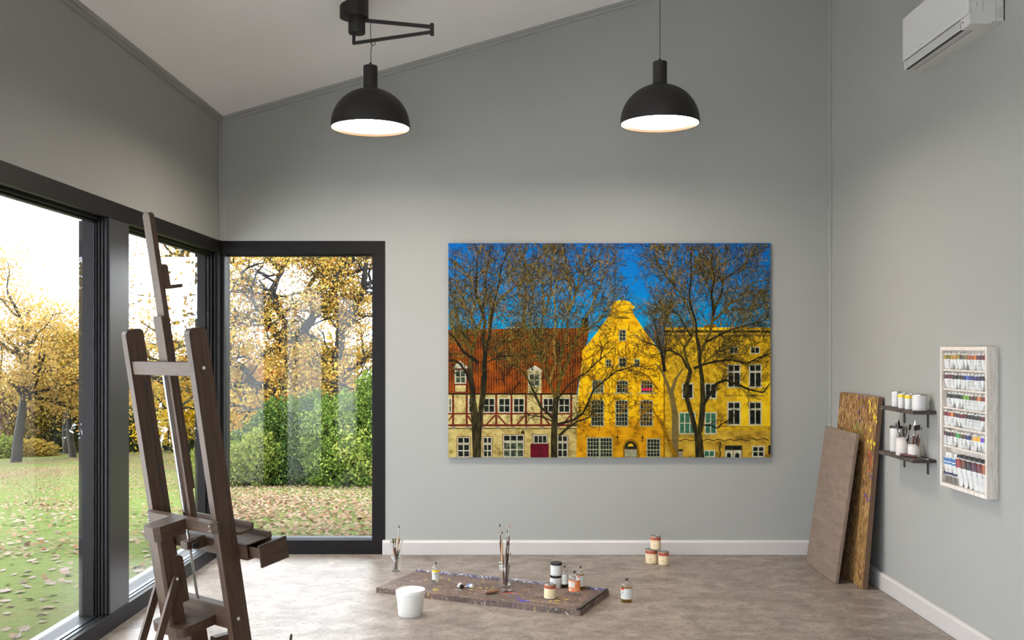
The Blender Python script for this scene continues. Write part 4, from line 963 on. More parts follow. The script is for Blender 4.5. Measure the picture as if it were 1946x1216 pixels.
def make_print():
    A = Print(); rnd = random.Random(21)
    A.rect(XA, YA, XB, YBt, 'sky'); A.up()
    # distant violet tree haze and the left building
    for k in range(260):
        x = rnd.gauss(1252, 10); y = rnd.uniform(612, 668); A.line((x, y), (x+rnd.gauss(0, 6), y-rnd.uniform(6, 16)), 1.0, .5, 't3')
    A.rect(1105, 603, 1118, 640, 'bark')
    A.poly([(852, 749), (1096, 749), (1106, 690), (1117, 640), (1117, 623), (1000, 624), (852, 626)], 'roof'); A.up()
    A.rect(962, 621, 987, 624, 'white'); A.rect(978, 616, 983, 622, 'grey')
    A.rect(852, 747, 1098, 813, 'cream'); A.rect(852, 812, 1098, 869, 'tan'); A.up()
    # dormers
    for (x0, x1, y0, y1, ap) in ((863, 888, 698, 746, 873.5), (1003, 1029, 704, 748, 1016.5)):
        if x0 < 900: A.rect(x0, y0, x1, y1, 'beam')
        else: A.rect(x0, y0, x1, 812, 'cream')
        A.up(); A.poly([(x0-2, y0+2), (x1+2, y0+2), (x1+1, y0-1), (ap, y0-13+(3 if x0 > 900 else 0)), (x0-1, y0-1)], 'white')
        A.window(x0+1, y0+5, x1-2, y0+31, 2, 2, 'white', 'pane', 1.6, 1.6)
        A.rect(x0+2, y0+34, x1-3, y1-2, 'cream'); A.up(-1)
    A.poly([(889, 746), (896, 746), (896, 716), (889, 722)], 'roof'); A.up()
    # timber frame
    A.rect(852, 747, 1097, 750, 'bark'); A.rect(852, 784.5, 1088, 787.5, 'beam'); A.rect(852, 806, 1090, 810, 'beam'); A.rect(852, 813.5, 1097, 815, 'bark')
    for x in (861, 887, 916, 943, 972, 999.5, 1028.5, 1058, 1085.5): A.rect(x-1.9, 750, x+1.9, 807, 'beam')
    for (a, b_) in (((852, 799), (860, 789)), ((889, 790), (899, 806)), ((925, 806), (941, 789)), ((946, 789), (961, 806)), ((983, 806), (998, 789)), ((1031, 789), (1044, 806)), ((1070, 806), (1084, 789))): A.line(a, b_, 3, 3, 'beam')
    A.up()
    for (x0, x1) in ((852.3, 858.5), (890, 905), (918, 941), (947, 970), (975, 997), (1031.5, 1052), (1061, 1083.5)):
        A.window(x0, 756, x1, 784.5, 1 if x1-x0 < 10 else 2, 2, 'white', 'dark', 1.3, 1.5)
    for x in (862, 889, 917, 945, 974, 1001, 1030, 1060): A.rect(x-3.5, 810, x+4, 814.5, 'grey')
    for (x0, x1, y0, n) in ((868, 894, 829, 2), (917, 936, 829, 2), (955, 997, 825, 3), (1058, 1080, 826, 2)):
        A.rect(x0, y0, x1, 869, 'beam'); A.up(); A.window(x0+1, y0+1, x1-1, y0+14, n, 1, 'white', 'dark', .9, 2); A.window(x0+1, y0+14.5, x1-1, 869, n, 2, 'white', 'pane' if n == 3 else 'dark', .9, 2); A.up(-1)
    A.rect(1011, 825, 1042, 843, 'grey'); A.window(1014, 827, 1040, 842.5, 3, 1, 'white', 'dark', .8, 1.4); A.rect(1008, 843, 1043, 869, 'door')
    A.rect(992.5, 826, 994.5, 869, 'bark'); A.poly([(989, 824), (998, 824), (993.5, 816)], 'bark'); A.poly([(990, 825), (997, 825), (995, 834), (992, 834)], 'dark')
    A.up()
    # right building
    A.rect(1263, 622, 1464, 869, 'mustard'); A.up()
    A.rect(1263, 818, 1464, 869, 'sand'); A.rect(1400, 725, 1464, 812, 'sunny')
    A.rect(1263, 622, 1464, 627, 'gold'); A.rect(1263, 628, 1464, 631.5, 'bark'); A.rect(1263, 632, 1464, 636, 'mustard'); A.rect(1263, 637, 1464, 639, 'shade2')
    for y in (826, 829.5): A.rect(1263, y, 1350, y+1.1, 'shade2')
    A.rect(1340, 810, 1464, 811.2, 'shade2'); A.rect(1376, 751, 1412, 752.3, 'shade2'); A.rect(1417, 751, 1453, 753, 'shade2')
    A.poly([(1338, 622), (1362, 622), (1362, 616), (1338, 618)], 'shade'); A.poly([(1368, 620), (1372, 620), (1370, 600)], 'shade')
    A.up()
    for (x0, x1) in ((1386, 1403), (1426, 1444)): A.window(x0, 659, x1, 672, 2, 1, 'white', 'dark', 1, 1.3)
    for (x0, x1) in ((1382, 1407.5), (1423, 1447.5)):
        for (y0, y1) in ((692, 737), (763, 808)):
            A.window(x0, y0, x1, y0+15, 2, 1, 'white', 'dark', 1.5, 1.9); A.window(x0, y0+14, x1, y1, 2, 1, 'white', 'dark', 1.5, 1.9)
    for (x0, x1) in ((1296, 1318), (1339, 1362)): A.window(x0, 728, x1, 758, 2, 1, 'white', 'dark', 1.2, 2.2)
    A.window(1290, 783, 1322, 825, 3, 2, 'white', 'green', 1.2, 2); A.window(1339, 783, 1362, 825, 2, 2, 'white', 'green', 1.2, 2)
    A.window(1337, 855, 1359, 869, 2, 1, 'white', 'green', 1.2, 2); A.rect(1377, 846, 1411, 869, 'shade2'); A.up()
    A.rect(1378, 847, 1409, 854.5, 'dark'); A.rect(1378, 855.5, 1393, 869, 'white'); A.rect(1394.5, 855.5, 1409, 869, 'white'); A.up()
    for x in (1385, 1401): A.poly([(x-4, 869), (x+4, 869), (x+4, 863), (x, 859.5), (x-4, 863)], 'dark')
    A.window(1429, 847, 1453, 869, 2, 2, 'white', 'dark', 1.4, 2.4); A.rect(1460, 846, 1464, 863, 'bark')
    A.rect(1276, 855, 1297, 869, 'grey'); A.poly([(1274, 857), (1300, 857), (1296, 853.5), (1280, 853.5)], 'bark')
    for k in range(66):                               # the climbing vine
        x = 1266+k*3; y = 836+1.6*math.sin(k*.9)+rnd.uniform(-.7, .7)-(3 if k > 52 else 0); A.line((x, y), (x+3.2, 836+1.6*math.sin(k*.9+.9)), 1.5, 1.3, 't0')
        if rnd.random() < .5: A.line((x, y), (x+rnd.uniform(-2, 2), y+rnd.uniform(-3, 3)), 1, .6, 't0')
    for k in range(10): A.line((1368+math.sin(k)*1.2, 838+k*3), (1368+math.sin(k+1)*1.2, 841+k*3), 2, 2, 't0')
    # the gabled yellow house
    A.up()
    dome = [(1182+21*math.cos(t), 584-14*math.sin(t)) for t in [math.pi*i/10 for i in range(11)]]
    hs = [(1095, 869), (1262, 869), (1262, 690), (1258, 676), (1246, 657), (1232, 639), (1218, 618), (1208, 603), (1203, 595), (1202, 586)]+dome+[(1162, 590), (1158, 598), (1150, 610), (1136, 629), (1120, 650), (1106, 666), (1106, 690), (1099, 740)]
    A.poly(hs, 'yellow'); A.up()
    A.poly([(1095, 869), (1262, 869), (1262, 800), (1240, 790), (1180, 800), (1130, 806), (1097, 790)], 'amber')
    A.poly([(1159, 586), (1205, 586), (1207, 582), (1203, 580)]+[(1182+20*math.cos(t), 582-12*math.sin(t)) for t in [math.pi*i/10 for i in range(11)]]+[(1158, 582)], 'gold')
    A.rect(1160.5, 593.5, 1203.5, 595, 'shade'); A.rect(1261, 660, 1263.5, 869, 'shade')
    A.poly([(1166, 606), (1198, 606), (1193, 602.5), (1182, 601), (1171, 602.5)], 'shade')
    for (x, y0, y1) in ((1169, 619, 630), (1195, 617, 628), (1169, 660, 674), (1195, 660, 674), (1222, 660, 672), (1207, 709, 722), (1253, 709, 724), (1144, 660, 670), (1208, 760, 773), (1173.5, 825, 838), (1221, 826, 839)):
        A.rect(x-.7, y0, x+.7, y1, 'bark')
    for (x, y) in ((1208, 765), (1173.5, 830), (1221, 831)): A.line((x-3, y), (x+3, y+2), 1.2, 1.2, 'bark'); A.line((x-3, y+2), (x+3, y), 1.2, 1.2, 'bark')
    A.up()
    A.window(1176, 626, 1190, 648, 2, 3, 'greyw', 'dark', 1.4, 1.1); A.window(1175.5, 679, 1190, 697.5, 2, 2, 'greyw', 'dark', 1.4, 1.1)
    A.window(1151, 683, 1162, 697.5, 2, 2, 'greyw', 'dark', 1.2, 1.1); A.window(1205, 682, 1216, 697.5, 2, 2, 'greyw', 'dark', 1.2, 1.1)
    for (x0, x1, pm) in ((1125, 1147.5, 'pane'), (1171, 1194, 'dark'), (1217.5, 1241, 'dark')):
        A.rect(x0-8, 746.5, x1+8, 748.5, 'greyw'); A.window(x0, 722, x1, 747, 4, 3, 'greyw', pm, 1.4, .9, 2.5)
    A.up(2); A.rect(1219.5, 737.5, 1238.5, 742, 'pink'); A.up(-2)
    for (x0, x1) in ((1123, 1148), (1169, 1194), (1215.5, 1241)): A.window(x0, 759, x1, 810, 4, 6, 'greyw', 'dark', 1.6, 1.0, 2.5, 3)
    A.window(1115, 831, 1139.6, 869, 4, 5, 'greyw', 'dark', 1.4, 1.0, 0, 3); A.window(1139.6, 831, 1164, 869, 4, 5, 'greyw', 'dark', 1.4, 1.0, 0, 3); A.window(1228.5, 833, 1255, 869, 4, 5, 'greyw', 'dark', 1.6, 1.0, 0, 3)
    A.poly([(1184, 869)]+[(1199+15.5*math.cos(t), 851-17*math.sin(t)) for t in [math.pi-math.pi*i/10 for i in range(11)]]+[(1216, 869)], 'shade'); A.up()
    A.poly([(1187, 853)]+[(1198.5+12*math.cos(t), 852-13.5*math.sin(t)) for t in [math.pi-math.pi*i/10 for i in range(11)]]+[(1210.5, 853)], 'dark'); A.rect(1187, 853.5, 1210, 869, 'grey'); A.up()
    for k in range(9): t = math.pi*k/8; A.line((1198.5, 847), (1198.5+6*math.cos(t), 847-6*math.sin(t)+1), 1.6, .6, 'gold')
    for k in range(4): A.rect(1188.5+5.4*k, 855, 1192.5+5.4*k, 867, 'greyw')
    A.up()
    # trees: guided limbs, then random twigs
    def limb(pts, w0, w1, m, kids=0, spread=.8, tw=('t0', 't1', 't2'), ln=(14, 40), bend=.3, upw=.5):
        for i in range(len(pts)-1):
            wa = w0+(w1-w0)*i/(len(pts)-1); wb = w0+(w1-w0)*(i+1)/(len(pts)-1)
            A.line(pts[i], pts[i+1], wa, wb, m)
        seg = [math.dist(pts[i], pts[i+1]) for i in range(len(pts)-1)]; tot = sum(seg)
        for k in range(int(kids*.74)):
            d = tot*rnd.uniform(.15, 1.0); i = 0
            while i < len(seg)-1 and d > seg[i]: d -= seg[i]; i += 1
            f = min(1, d/seg[i]); x = pts[i][0]+(pts[i+1][0]-pts[i][0])*f; y = pts[i][1]+(pts[i+1][1]-pts[i][1])*f
            a = math.atan2(pts[i+1][1]-pts[i][1], pts[i+1][0]-pts[i][0])+rnd.choice((-1, 1))*rnd.uniform(.25, spread)
            twig(x, y, a, rnd.uniform(*ln), max(.9, min(w0, 3)*.38), 3, tw, bend, upw)
    def twig(x, y, a, L, w, depth, tw, bend, upw):
        n = max(3, int(L/5)); st = L/n; col = rnd.choice(tw)
        for i in range(n):
            a += rnd.gauss(0, bend*.5); 
            da = (-math.pi/2-a+math.pi) % (2*math.pi)-math.pi; a += da*.05*upw
            nx_, ny_ = x+st*math.cos(a), y+st*math.sin(a); ww = w*(1-.6*i/n)
            A.line((x, y), (nx_, ny_), max(.55, ww), max(.5, ww*.9), col); x, y = nx_, ny_
            if depth > 0 and rnd.random() < (.62 if depth > 1 else .5):
                twig(x, y, a+rnd.choice((-1, 1))*rnd.uniform(.35, .95), L*rnd.uniform(.35, .62), max(.6, ww*.62), depth-1, tw, bend, upw)
    def trunk(pts, ws, m='trunk'):
        L_ = []; R_ = []
        for (x, y), w in zip(pts, ws): L_.append((x-w/2, y)); R_.append((x+w/2, y))
        for i in range(len(pts)-1): A.poly([L_[i], R_[i], R_[i+1], L_[i+1]], m)
    A.up()
    # cast tree shadows that are part of the printed photograph
    trunk([(1283, 869), (1283, 790), (1276, 745), (1284, 720), (1298, 700)], [13, 12, 8, 6, 4], 'shade2'); trunk([(1283, 780), (1270, 735), (1258, 705), (1245, 690)], [8, 7, 5, 3], 'shade2')
    trunk([(1284, 869), (1272, 840), (1258, 805), (1249, 790)], [9, 8, 7, 5], 'shade'); limb([(1250, 795), (1236, 770), (1214, 768), (1195, 772)], 3, 1.5, 'shade', 8, 1, ('shade',), (8, 26)); limb([(1250, 740), (1232, 715), (1215, 706)], 4, 2, 'shade', 14, 1, ('shade',), (8, 30)); limb([(1205, 815), (1216, 795), (1220, 780)], 3, 1.5, 'shade', 14, 1, ('shade',), (8, 24))
    for k in range(150): x = rnd.uniform(1112, 1256); y = rnd.uniform(620, 800); twig(x, y, rnd.uniform(0, 6.28), rnd.uniform(8, 24), 1.6, 1, ('shade',), .4, 0)
    for k in range(40): x = rnd.uniform(856, 1096); y = rnd.uniform(640, 746); twig(x, y, rnd.uniform(-2.4, -.7), rnd.uniform(14, 40), 2.2, 1, ('bark',), .4, 0)
    A.up()
    ALL = ('t0', 't0', 't1', 't1', 't2'); DKT = ('t0', 't0', 't1', 'bark')
    # first tree
    limb([(898, 742), (888, 712), (874, 690), (862, 684), (852, 686)], 5, 2.4, 'bark', 16, .9, DKT); limb([(910, 690), (880, 668), (864, 642), (852, 632)], 6, 3, 'bark', 22, .9, ALL)
    trunk([(906, 869), (904, 820), (902, 790), (899, 760), (897, 735), (893, 700)], [15, 14, 14, 11, 10, 8]); trunk([(908, 869), (910, 815), (914, 780), (918, 745), (921, 715), (920, 688), (922, 668)], [12, 11, 10, 11, 10, 9, 7]); trunk([(917, 735), (921, 712), (921, 690), (923, 668)], [6, 9, 9, 7], 'bark')
    for pts, w in (([(893, 700), (896, 672), (902, 650), (908, 628), (918, 600), (910, 570), (896, 536), (878, 508), (860, 494), (852, 492)], 7), ([(921, 668), (918, 640), (922, 612), (916, 590), (924, 560), (922, 530), (928, 500), (932, 464)], 7),
                   ([(923, 668), (930, 640), (934, 604), (940, 570), (948, 540), (952, 508), (966, 480), (974, 463)], 5.5), ([(928, 650), (930, 600), (948, 570), (976, 546), (996, 534), (1010, 510), (1030, 486)], 5), ([(921, 680), (944, 664), (962, 650), (980, 640), (996, 622)], 3.2),
                   ([(908, 628), (890, 590), (872, 570), (852, 560)], 4), ([(896, 672), (884, 640), (872, 610), (866, 580), (858, 540)], 3.6), ([(918, 600), (904, 560), (906, 520), (908, 480), (904, 463)], 4), ([(897, 660), (880, 648), (862, 628), (852, 600)], 3.4), ([(948, 540), (970, 516), (986, 500), (1000, 476)], 3), ([(921, 690), (952, 676), (985, 676)], 2.6)):
        limb(pts, w, 1.6, 't1' if rnd.random() < .55 else 't0', 30, .9, ALL, (16, 46))
    A.up()
    # second tree
    trunk([(1053, 869), (1053, 826), (1054, 795), (1056, 765), (1058, 752)], [13, 12, 11, 11, 13])
    limb([(1062, 828), (1080, 812), (1096, 801), (1110, 797), (1122, 792)], 5.5, 2.4, 'trunk', 16, .9, DKT); limb([(1056, 800), (1042, 786), (1028, 774), (1016, 748), (1006, 726), (994, 706), (978, 690)], 6, 2.2, 'trunk', 22, .9, ALL)
    limb([(1060, 806), (1090, 798), (1108, 785), (1120, 760), (1128, 740), (1148, 724), (1170, 706), (1190, 700), (1216, 690)], 5, 1.6, 't0', 30, .9, DKT, (14, 40)); limb([(1058, 760), (1080, 732), (1100, 716), (1114, 708), (1132, 690), (1150, 676), (1170, 656)], 3.4, 1.2, 't0', 24, .9, DKT, (12, 36))
    limb([(1050, 800), (1030, 792), (1010, 790), (996, 784)], 3, 1.2, 't0', 10, .9, DKT, (10, 26))
    for pts, w in (([(1054, 755), (1046, 730), (1036, 708), (1028, 680), (1024, 650)], 6), ([(1024, 650), (1030, 610), (1034, 580), (1030, 540), (1034, 500), (1040, 463)], 3.4), ([(1058, 752), (1066, 716), (1062, 690), (1070, 660), (1076, 632), (1080, 600), (1084, 570), (1086, 540)], 7), ([(1066, 720), (1078, 690), (1088, 660), (1100, 632), (1112, 604), (1130, 570), (1146, 530), (1160, 500)], 5),
                   ([(1086, 560), (1078, 520), (1072, 490), (1066, 463)], 3.4), ([(1082, 590), (1096, 550), (1104, 510), (1112, 463)], 3.6), ([(1092, 560), (1112, 530), (1130, 500), (1146, 470)], 3), ([(1028, 690), (1012, 650), (1006, 610), (1014, 570), (1006, 530), (1012, 490)], 4), ([(1010, 640), (996, 610), (1000, 570), (996, 540)], 3), ([(1044, 726), (1056, 690), (1052, 650), (1056, 600), (1052, 560), (1060, 520)], 4), ([(1034, 600), (1046, 560), (1048, 510), (1054, 463)], 3), ([(1100, 640), (1124, 620), (1150, 600), (1176, 590)], 2.6), ([(1112, 604), (1134, 580), (1158, 560), (1176, 540)], 2.4)):
        limb(pts, w, 1.3, 't1' if rnd.random() < .6 else 't2', 28, .8, ALL, (16, 46))
    A.up()
    # third tree, between the yellow houses
    trunk([(1330, 869), (1328, 838), (1326, 824), (1323, 812)], [17, 15, 14, 15]); trunk([(1323, 822), (1316, 795), (1306, 760), (1304, 735), (1312, 706), (1306, 690)], [11, 9, 9, 9, 8, 6]); trunk([(1330, 822), (1334, 790), (1336, 760), (1334, 720), (1330, 690), (1328, 660), (1324, 640)], [10, 11, 10, 8, 7, 7, 6])
    limb([(1336, 770), (1350, 748), (1362, 728), (1380, 722), (1400, 730), (1424, 740), (1450, 746), (1464, 728)], 6, 2.4, 't0', 30, .9, DKT, (12, 36)); limb([(1332, 808), (1350, 808), (1364, 814), (1370, 806), (1384, 800)], 3, 1.2, 'bark', 12, .9, DKT, (8, 24)); limb([(1318, 700), (1338, 692), (1362, 686), (1390, 684), (1420, 690), (1440, 680), (1464, 670)], 4.6, 1.8, 't0', 40, .9, DKT, (12, 40))
    limb([(1306, 700), (1296, 678), (1276, 666), (1256, 664)], 5, 2, 't0', 20, .9, DKT)
    for pts, w in (([(1306, 690), (1300, 662), (1314, 640), (1318, 612), (1310, 590), (1298, 566), (1282, 544), (1276, 510), (1284, 480), (1288, 463)], 5.5), ([(1324, 640), (1322, 610), (1312, 580), (1310, 560), (1314, 520), (1312, 490), (1316, 463)], 4.6), ([(1328, 680), (1340, 652), (1350, 630), (1354, 604), (1356, 580), (1352, 560), (1344, 540), (1340, 510)], 7), ([(1354, 604), (1360, 580), (1372, 556), (1374, 530), (1392, 520), (1408, 508), (1426, 494)], 5),
                   ([(1356, 590), (1352, 560), (1358, 530), (1352, 500), (1354, 463)], 5), ([(1352, 612), (1372, 594), (1388, 576), (1408, 566), (1426, 540), (1444, 534), (1464, 530)], 5), ([(1376, 590), (1400, 588), (1424, 586), (1444, 578)], 2.6), ([(1342, 650), (1360, 640), (1390, 626), (1420, 618), (1450, 610), (1463, 600)], 4), ([(1336, 690), (1370, 664), (1384, 650), (1396, 630)], 3), ([(1300, 660), (1280, 630), (1266, 600), (1256, 580), (1250, 560)], 3.4), ([(1314, 640), (1290, 600), (1270, 585), (1252, 575)], 3), ([(1282, 544), (1262, 520), (1248, 500), (1240, 470)], 3), ([(1276, 510), (1262, 490), (1258, 463)], 2.6), ([(1374, 530), (1378, 500), (1384, 470)], 2.6), ([(1408, 508), (1430, 480), (1442, 466)], 2.4), ([(1344, 540), (1330, 510), (1330, 480)], 2.6), ([(1426, 540), (1446, 560), (1462, 570)], 2.2)):
        limb(pts, w, 1.3, 't0' if rnd.random() < .5 else 't1', 28, .9, ('t0', 't1', 't1', 't0', 't2'), (16, 46))
    trunk([(1263, 706), (1260, 684), (1256, 664), (1250, 640)], [7, 6, 4, 3], 'bark')
    for pts in ([(1258, 670), (1250, 645), (1246, 620), (1240, 600)], [(1262, 690), (1266, 650), (1262, 620), (1262, 596)], [(1258, 664), (1236, 652), (1220, 648)]): limb(pts, 3, 1.2, 't0', 16, .8, ('t0', 't3', 't1'), (12, 34))
    # fine twigs that fill the crowns and stray over the yellow front
    for (cx_, cy_, sx, sy, n) in ((905, 550, 44, 60, 150), (970, 560, 40, 60, 130), (1050, 540, 48, 56, 170), (1110, 540, 40, 50, 90), (1330, 540, 62, 56, 210), (1420, 570, 34, 50, 110), (1270, 570, 26, 60, 90), (1400, 650, 50, 26, 130), (1300, 660, 30, 40, 60), (1140, 740, 34, 40, 60), (1030, 660, 40, 40, 80), (900, 640, 36, 30, 70)):
        for k in range(int(n*.6)):
            x = rnd.gauss(cx_, sx); y = rnd.gauss(cy_, sy)
            twig(x, y, rnd.uniform(-2.6, -.5), rnd.uniform(14, 34), 1.0, 2, ('t0', 't0', 't1', 't2', 't3') if y < 640 else DKT, .4, .6)
    # small pale signature scrawl near the top edge
    A.up(2)
    sg = [[(1181, 474), (1178, 475), (1176, 479), (1176, 481), (1179, 480)], [(1182, 478), (1184, 476.5), (1186, 478), (1188, 476.5), (1190, 478), (1192, 475), (1193, 478), (1196, 477.5)], [(1203, 474), (1201, 480)], [(1200, 475), (1208, 474)], [(1203, 477.5), (1207, 477)], [(1184, 481.5), (1200, 481.3)]]
    for p in sg:
        for i in range(len(p)-1): A.line(p[i], p[i+1], .8, .7, 'sig')
    return A
pw, ph = (XB-XA)*KP, (YBt-YA)*KP
e = thing('wall_picture', 'large wide photo print of yellow gabled house and bare trees on the back wall', 'picture', at(1158, 665.5, PYF))
MB().box((-pw/2, .0006, -ph/2), (pw/2, .033, ph/2)).build('panel', flat('panel_edge', lin(150, 150, 146), .5), e)
A = make_print(); A.mb.build('printed_face', [PM[k] for k in PKEYS], e)
print('print faces', len(A.mb.f), 'layers', A.layer)

# ------------------------------------------------------------------ outdoors
OK_ = 6.0
def oc(r, g, b): return lin(r, g, b, OK_)
def dist_house(x, y): return math.hypot(max(0.0, -2.44-x), max(0.0, y-7.35))
def ground_z(x, y):
    d = dist_house(x, y); z = -.035-.066*d
    return z-(0 if d < 34 else (d-34)*.25)
def lawn_mat():
    t = NT('autumn_lawn'); v = t.coords((1, 1, 1))
    f = t.noise(v, 40, 6, .75); g = t.noise(v, .45, 5, .65); p = t.noise(v, 2.2, 5, .7)
    grass = t.ramp(f, [(.25, oc(104, 128, 44)), (.45, oc(158, 182, 72)), (.6, oc(182, 202, 92)), (.8, oc(208, 218, 128))])
    dry = t.ramp(f, [(.25, oc(150, 124, 76)), (.5, oc(196, 170, 116)), (.75, oc(220, 198, 152))])
    sep = t.new('SeparateXYZ'); t.link(v, sep.inputs[0])
    mr = t.new('MapRange'); mr.inputs[1].default_value = 11; mr.inputs[2].default_value = 20; t.link(sep.outputs['Y'], mr.inputs[0])
    ad = t.new('Math', operation='MULTIPLY_ADD'); t.link(mr.outputs[0], ad.inputs[0]); ad.inputs[1].default_value = .16; t.link(g, ad.inputs[2])
    a2 = t.new('Math', operation='MULTIPLY_ADD'); t.link(p, a2.inputs[0]); a2.inputs[1].default_value = .5; t.link(ad.outputs[0], a2.inputs[2])
    t.base(t.mix(t.ramp(a2.outputs[0], [(.82, (0, 0, 0, 1)), (1.0, (.85, .85, .85, 1))]), grass, dry))
    t.b.inputs['Roughness'].default_value = .9; t.b.inputs['Specular IOR Level'].default_value = .1; t.bump(f, .5, .03); return t.m
def build_lawn():
    xs = np.linspace(-40, 14, 46); ys = np.concatenate([np.linspace(-8, 7.35, 14), np.linspace(8.2, 60, 46)]); m = MB(); V = []; Fc = []
    xs = np.sort(np.concatenate([xs, [-2.44]]))
    for y in ys:
        for x in xs: V.append((x, y, ground_z(x, y)))
    n = len(xs)
    for j in range(len(ys)-1):
        for i in range(n-1):
            cx, cy = (xs[i]+xs[i+1])/2, (ys[j]+ys[j+1])/2
            if (cx > -2.44 and cy < 7.35) or (cy < 3 and cx > -9) or (cy < 5.2 and -9 < cx < -3.6) or (cy < 7 and -9 < cx < -4.8): continue
            Fc.append((j*n+i, j*n+i+1, (j+1)*n+i+1, (j+1)*n+i))
    m.add(V, Fc, 0, True); o = m.build('lawn', lawn_mat()); struct(o)
build_lawn()
b = MB(); b.box((-2.44, 3.3, -.10), (XL-.17, YB+.35, -.012)); b.box((XL-.17, YB+.17, -.10), (XR+1, YB+.35, -.012)); struct(b.build('terrace_slab', flat('grey_paving', lin(112, 114, 122), .6, var=.06, scale=14)))
b = MB(); b.box((-9.5, -9, -.10), (-2.44, 3.3, -.012)); b.box((-9.5, 3.3, -.10), (-3.3, 5.5, -.012)); b.box((-9.5, 5.5, -.10), (-4.3, 7.3, -.012)); b.box((-2.44, -9, -.10), (XR+4, YR-T-.02, -.012)); b.box((-2.44, YR-T-.02, -.10), (XL-.17, 3.3, -.012))
struct(b.build('added_bounce_patio', flat('pale_bounce_paving', lin(238, 235, 232), .6, var=.04, scale=14)))   # unseen pale paving added beside and behind the studio to bounce light up
b = MB(); b.box((XL-T-.79, YR-T, 2.40), (XL-T, YB+T+1.75, 2.56)); b.box((XL-T, YB+T, 2.40), (XR+T, YB+T+1.75, 2.56))
b.box((XL-T, LY0, WZ-.004), (XL-.171, YB+T+.02, 2.40)); struct(b.build('trim_5', flat('pale_soffit', lin(186, 186, 200), .6)))   # eaves; left soffit edge is seen, deep back overhang added to block sky light

def leaf_mat(name, stops, trans=.35):
    t = NT(name); g = t.new('NewGeometry'); col = t.ramp(g.outputs['Random Per Island'], stops)
    d = t.new('BsdfDiffuse'); tr = t.new('BsdfTranslucent'); mx = t.new('MixShader'); mx.inputs[0].default_value = trans
    t.link(col, d.inputs[0]); t.link(col, tr.inputs[0]); t.link(d.outputs[0], mx.inputs[1]); t.link(tr.outputs[0], mx.inputs[2]); t.link(mx.outputs[0], t.out.inputs['Surface']); return t.m
def lm(name, *cols, trans=.35, k=2.05):
    n = len(cols); return leaf_mat(name, [(i/(n-1) if n > 1 else 0, lin(*cc, k)) for i, cc in enumerate(cols)], trans)
RNG = np.random.default_rng(5)
def leaf_cloud(C, size, up=.5, aspect=.55):
    """diamond leaves at centres C (N,3)"""
    N = len(C); nrm = RNG.normal(size=(N, 3)); nrm[:, 2] = nrm[:, 2]*.8+up*RNG.choice([-1, 1], N)*1.0; nrm /= np.linalg.norm(nrm, axis=1)[:, None]
    a = np.cross(nrm, RNG.normal(size=(N, 3))); a /= np.linalg.norm(a, axis=1)[:, None]; b_ = np.cross(nrm, a)
    s = (size*RNG.uniform(.6, 1.35, N))[:, None]
    V = np.empty((N, 4, 3)); V[:, 0] = C-a*s*.55; V[:, 2] = C+a*s*.55; V[:, 1] = C+b_*s*aspect*.5+a*s*.08; V[:, 3] = C-b_*s*aspect*.5+a*s*.08
    return V.reshape(-1, 3)
M_bark = flat('dark_tree_bark', oc(74, 64, 54), .9, var=.25, scale=12); M_bark2 = flat('grey_tree_bark', oc(132, 120, 104), .9, var=.2, scale=12)

def grow(rnd, p, d, L, r, depth, m, tips, droop=.0, split=(2, 3), tw=.35):
    n = 5; pts = [p.copy()]; rad = [r]
    for i in range(n):
        d = (d+Vector((rnd.gauss(0, tw*.5), rnd.gauss(0, tw*.5), rnd.gauss(0, tw*.4)-droop))).normalized(); p = p+d*(L/n); pts.append(p.copy()); rad.append(r*(1-.5*(i+1)/n))
        if depth <= 2: tips.append(p.copy())
    m.tube(pts, rad, 6 if r > .04 else 4)
    if depth <= 0: return
    for k in range(rnd.randint(*split)):
        i = rnd.randint(2, n); dd = (d+Vector((rnd.gauss(0, .75), rnd.gauss(0, .75), rnd.gauss(.12, .45)))).normalized()
        grow(rnd, pts[i].copy(), dd, L*rnd.uniform(.55, .8), rad[i]*.68, depth-1, m, tips, droop, split, tw)
def tree(label, x, y, h, trunk_h, r, crown, leafm, nleaf, lsize, seed, bark=None, spread=.35, cat='tree', group='trees beyond the lawn', name='autumn_tree', limbs=6, depth=2, lean_=(0, 0)):
    rnd = random.Random(seed); z = ground_z(x, y)-.1
    e = thing(name, label, cat, (x, y, z), group); m = MB(); tips = []
    top = Vector((lean_[0], lean_[1], trunk_h)); m.tube([(0, 0, 0), top*.5+Vector((rnd.gauss(0, .05), 0, 0)), top, top+Vector((lean_[0]*.6, 0, (h-trunk_h)*.55))], [r*1.25, r, r*.85, r*.35], 9)
    for k in range(limbs):
        a = 2*math.pi*k/limbs+rnd.uniform(-.4, .4); up = rnd.uniform(.15, 1.3)
        zz = trunk_h+(h-trunk_h)*.5*rnd.uniform(0, 1)*(k/limbs)
        grow(rnd, Vector((0, 0, zz))+Vector((lean_[0], lean_[1], 0)), Vector((math.cos(a), math.sin(a), up)).normalized(), crown*rnd.uniform(.55, .9), r*.55, depth, m, tips)
    m.build('trunk', bark or M_bark, e)
    T_ = np.array([tuple(t) for t in tips]); T_ = T_[T_[:, 2] < h*1.12] if (T_[:, 2] < h*1.12).sum() > 10 else T_
    C = T_[RNG.integers(0, len(T_), nleaf)]+RNG.normal(size=(nleaf, 3))*np.array([spread, spread, spread*.55])
    C = C[C[:, 2] > .15]
    fast_mesh('foliage', leaf_cloud(C, lsize), 4, leafm, e); return e
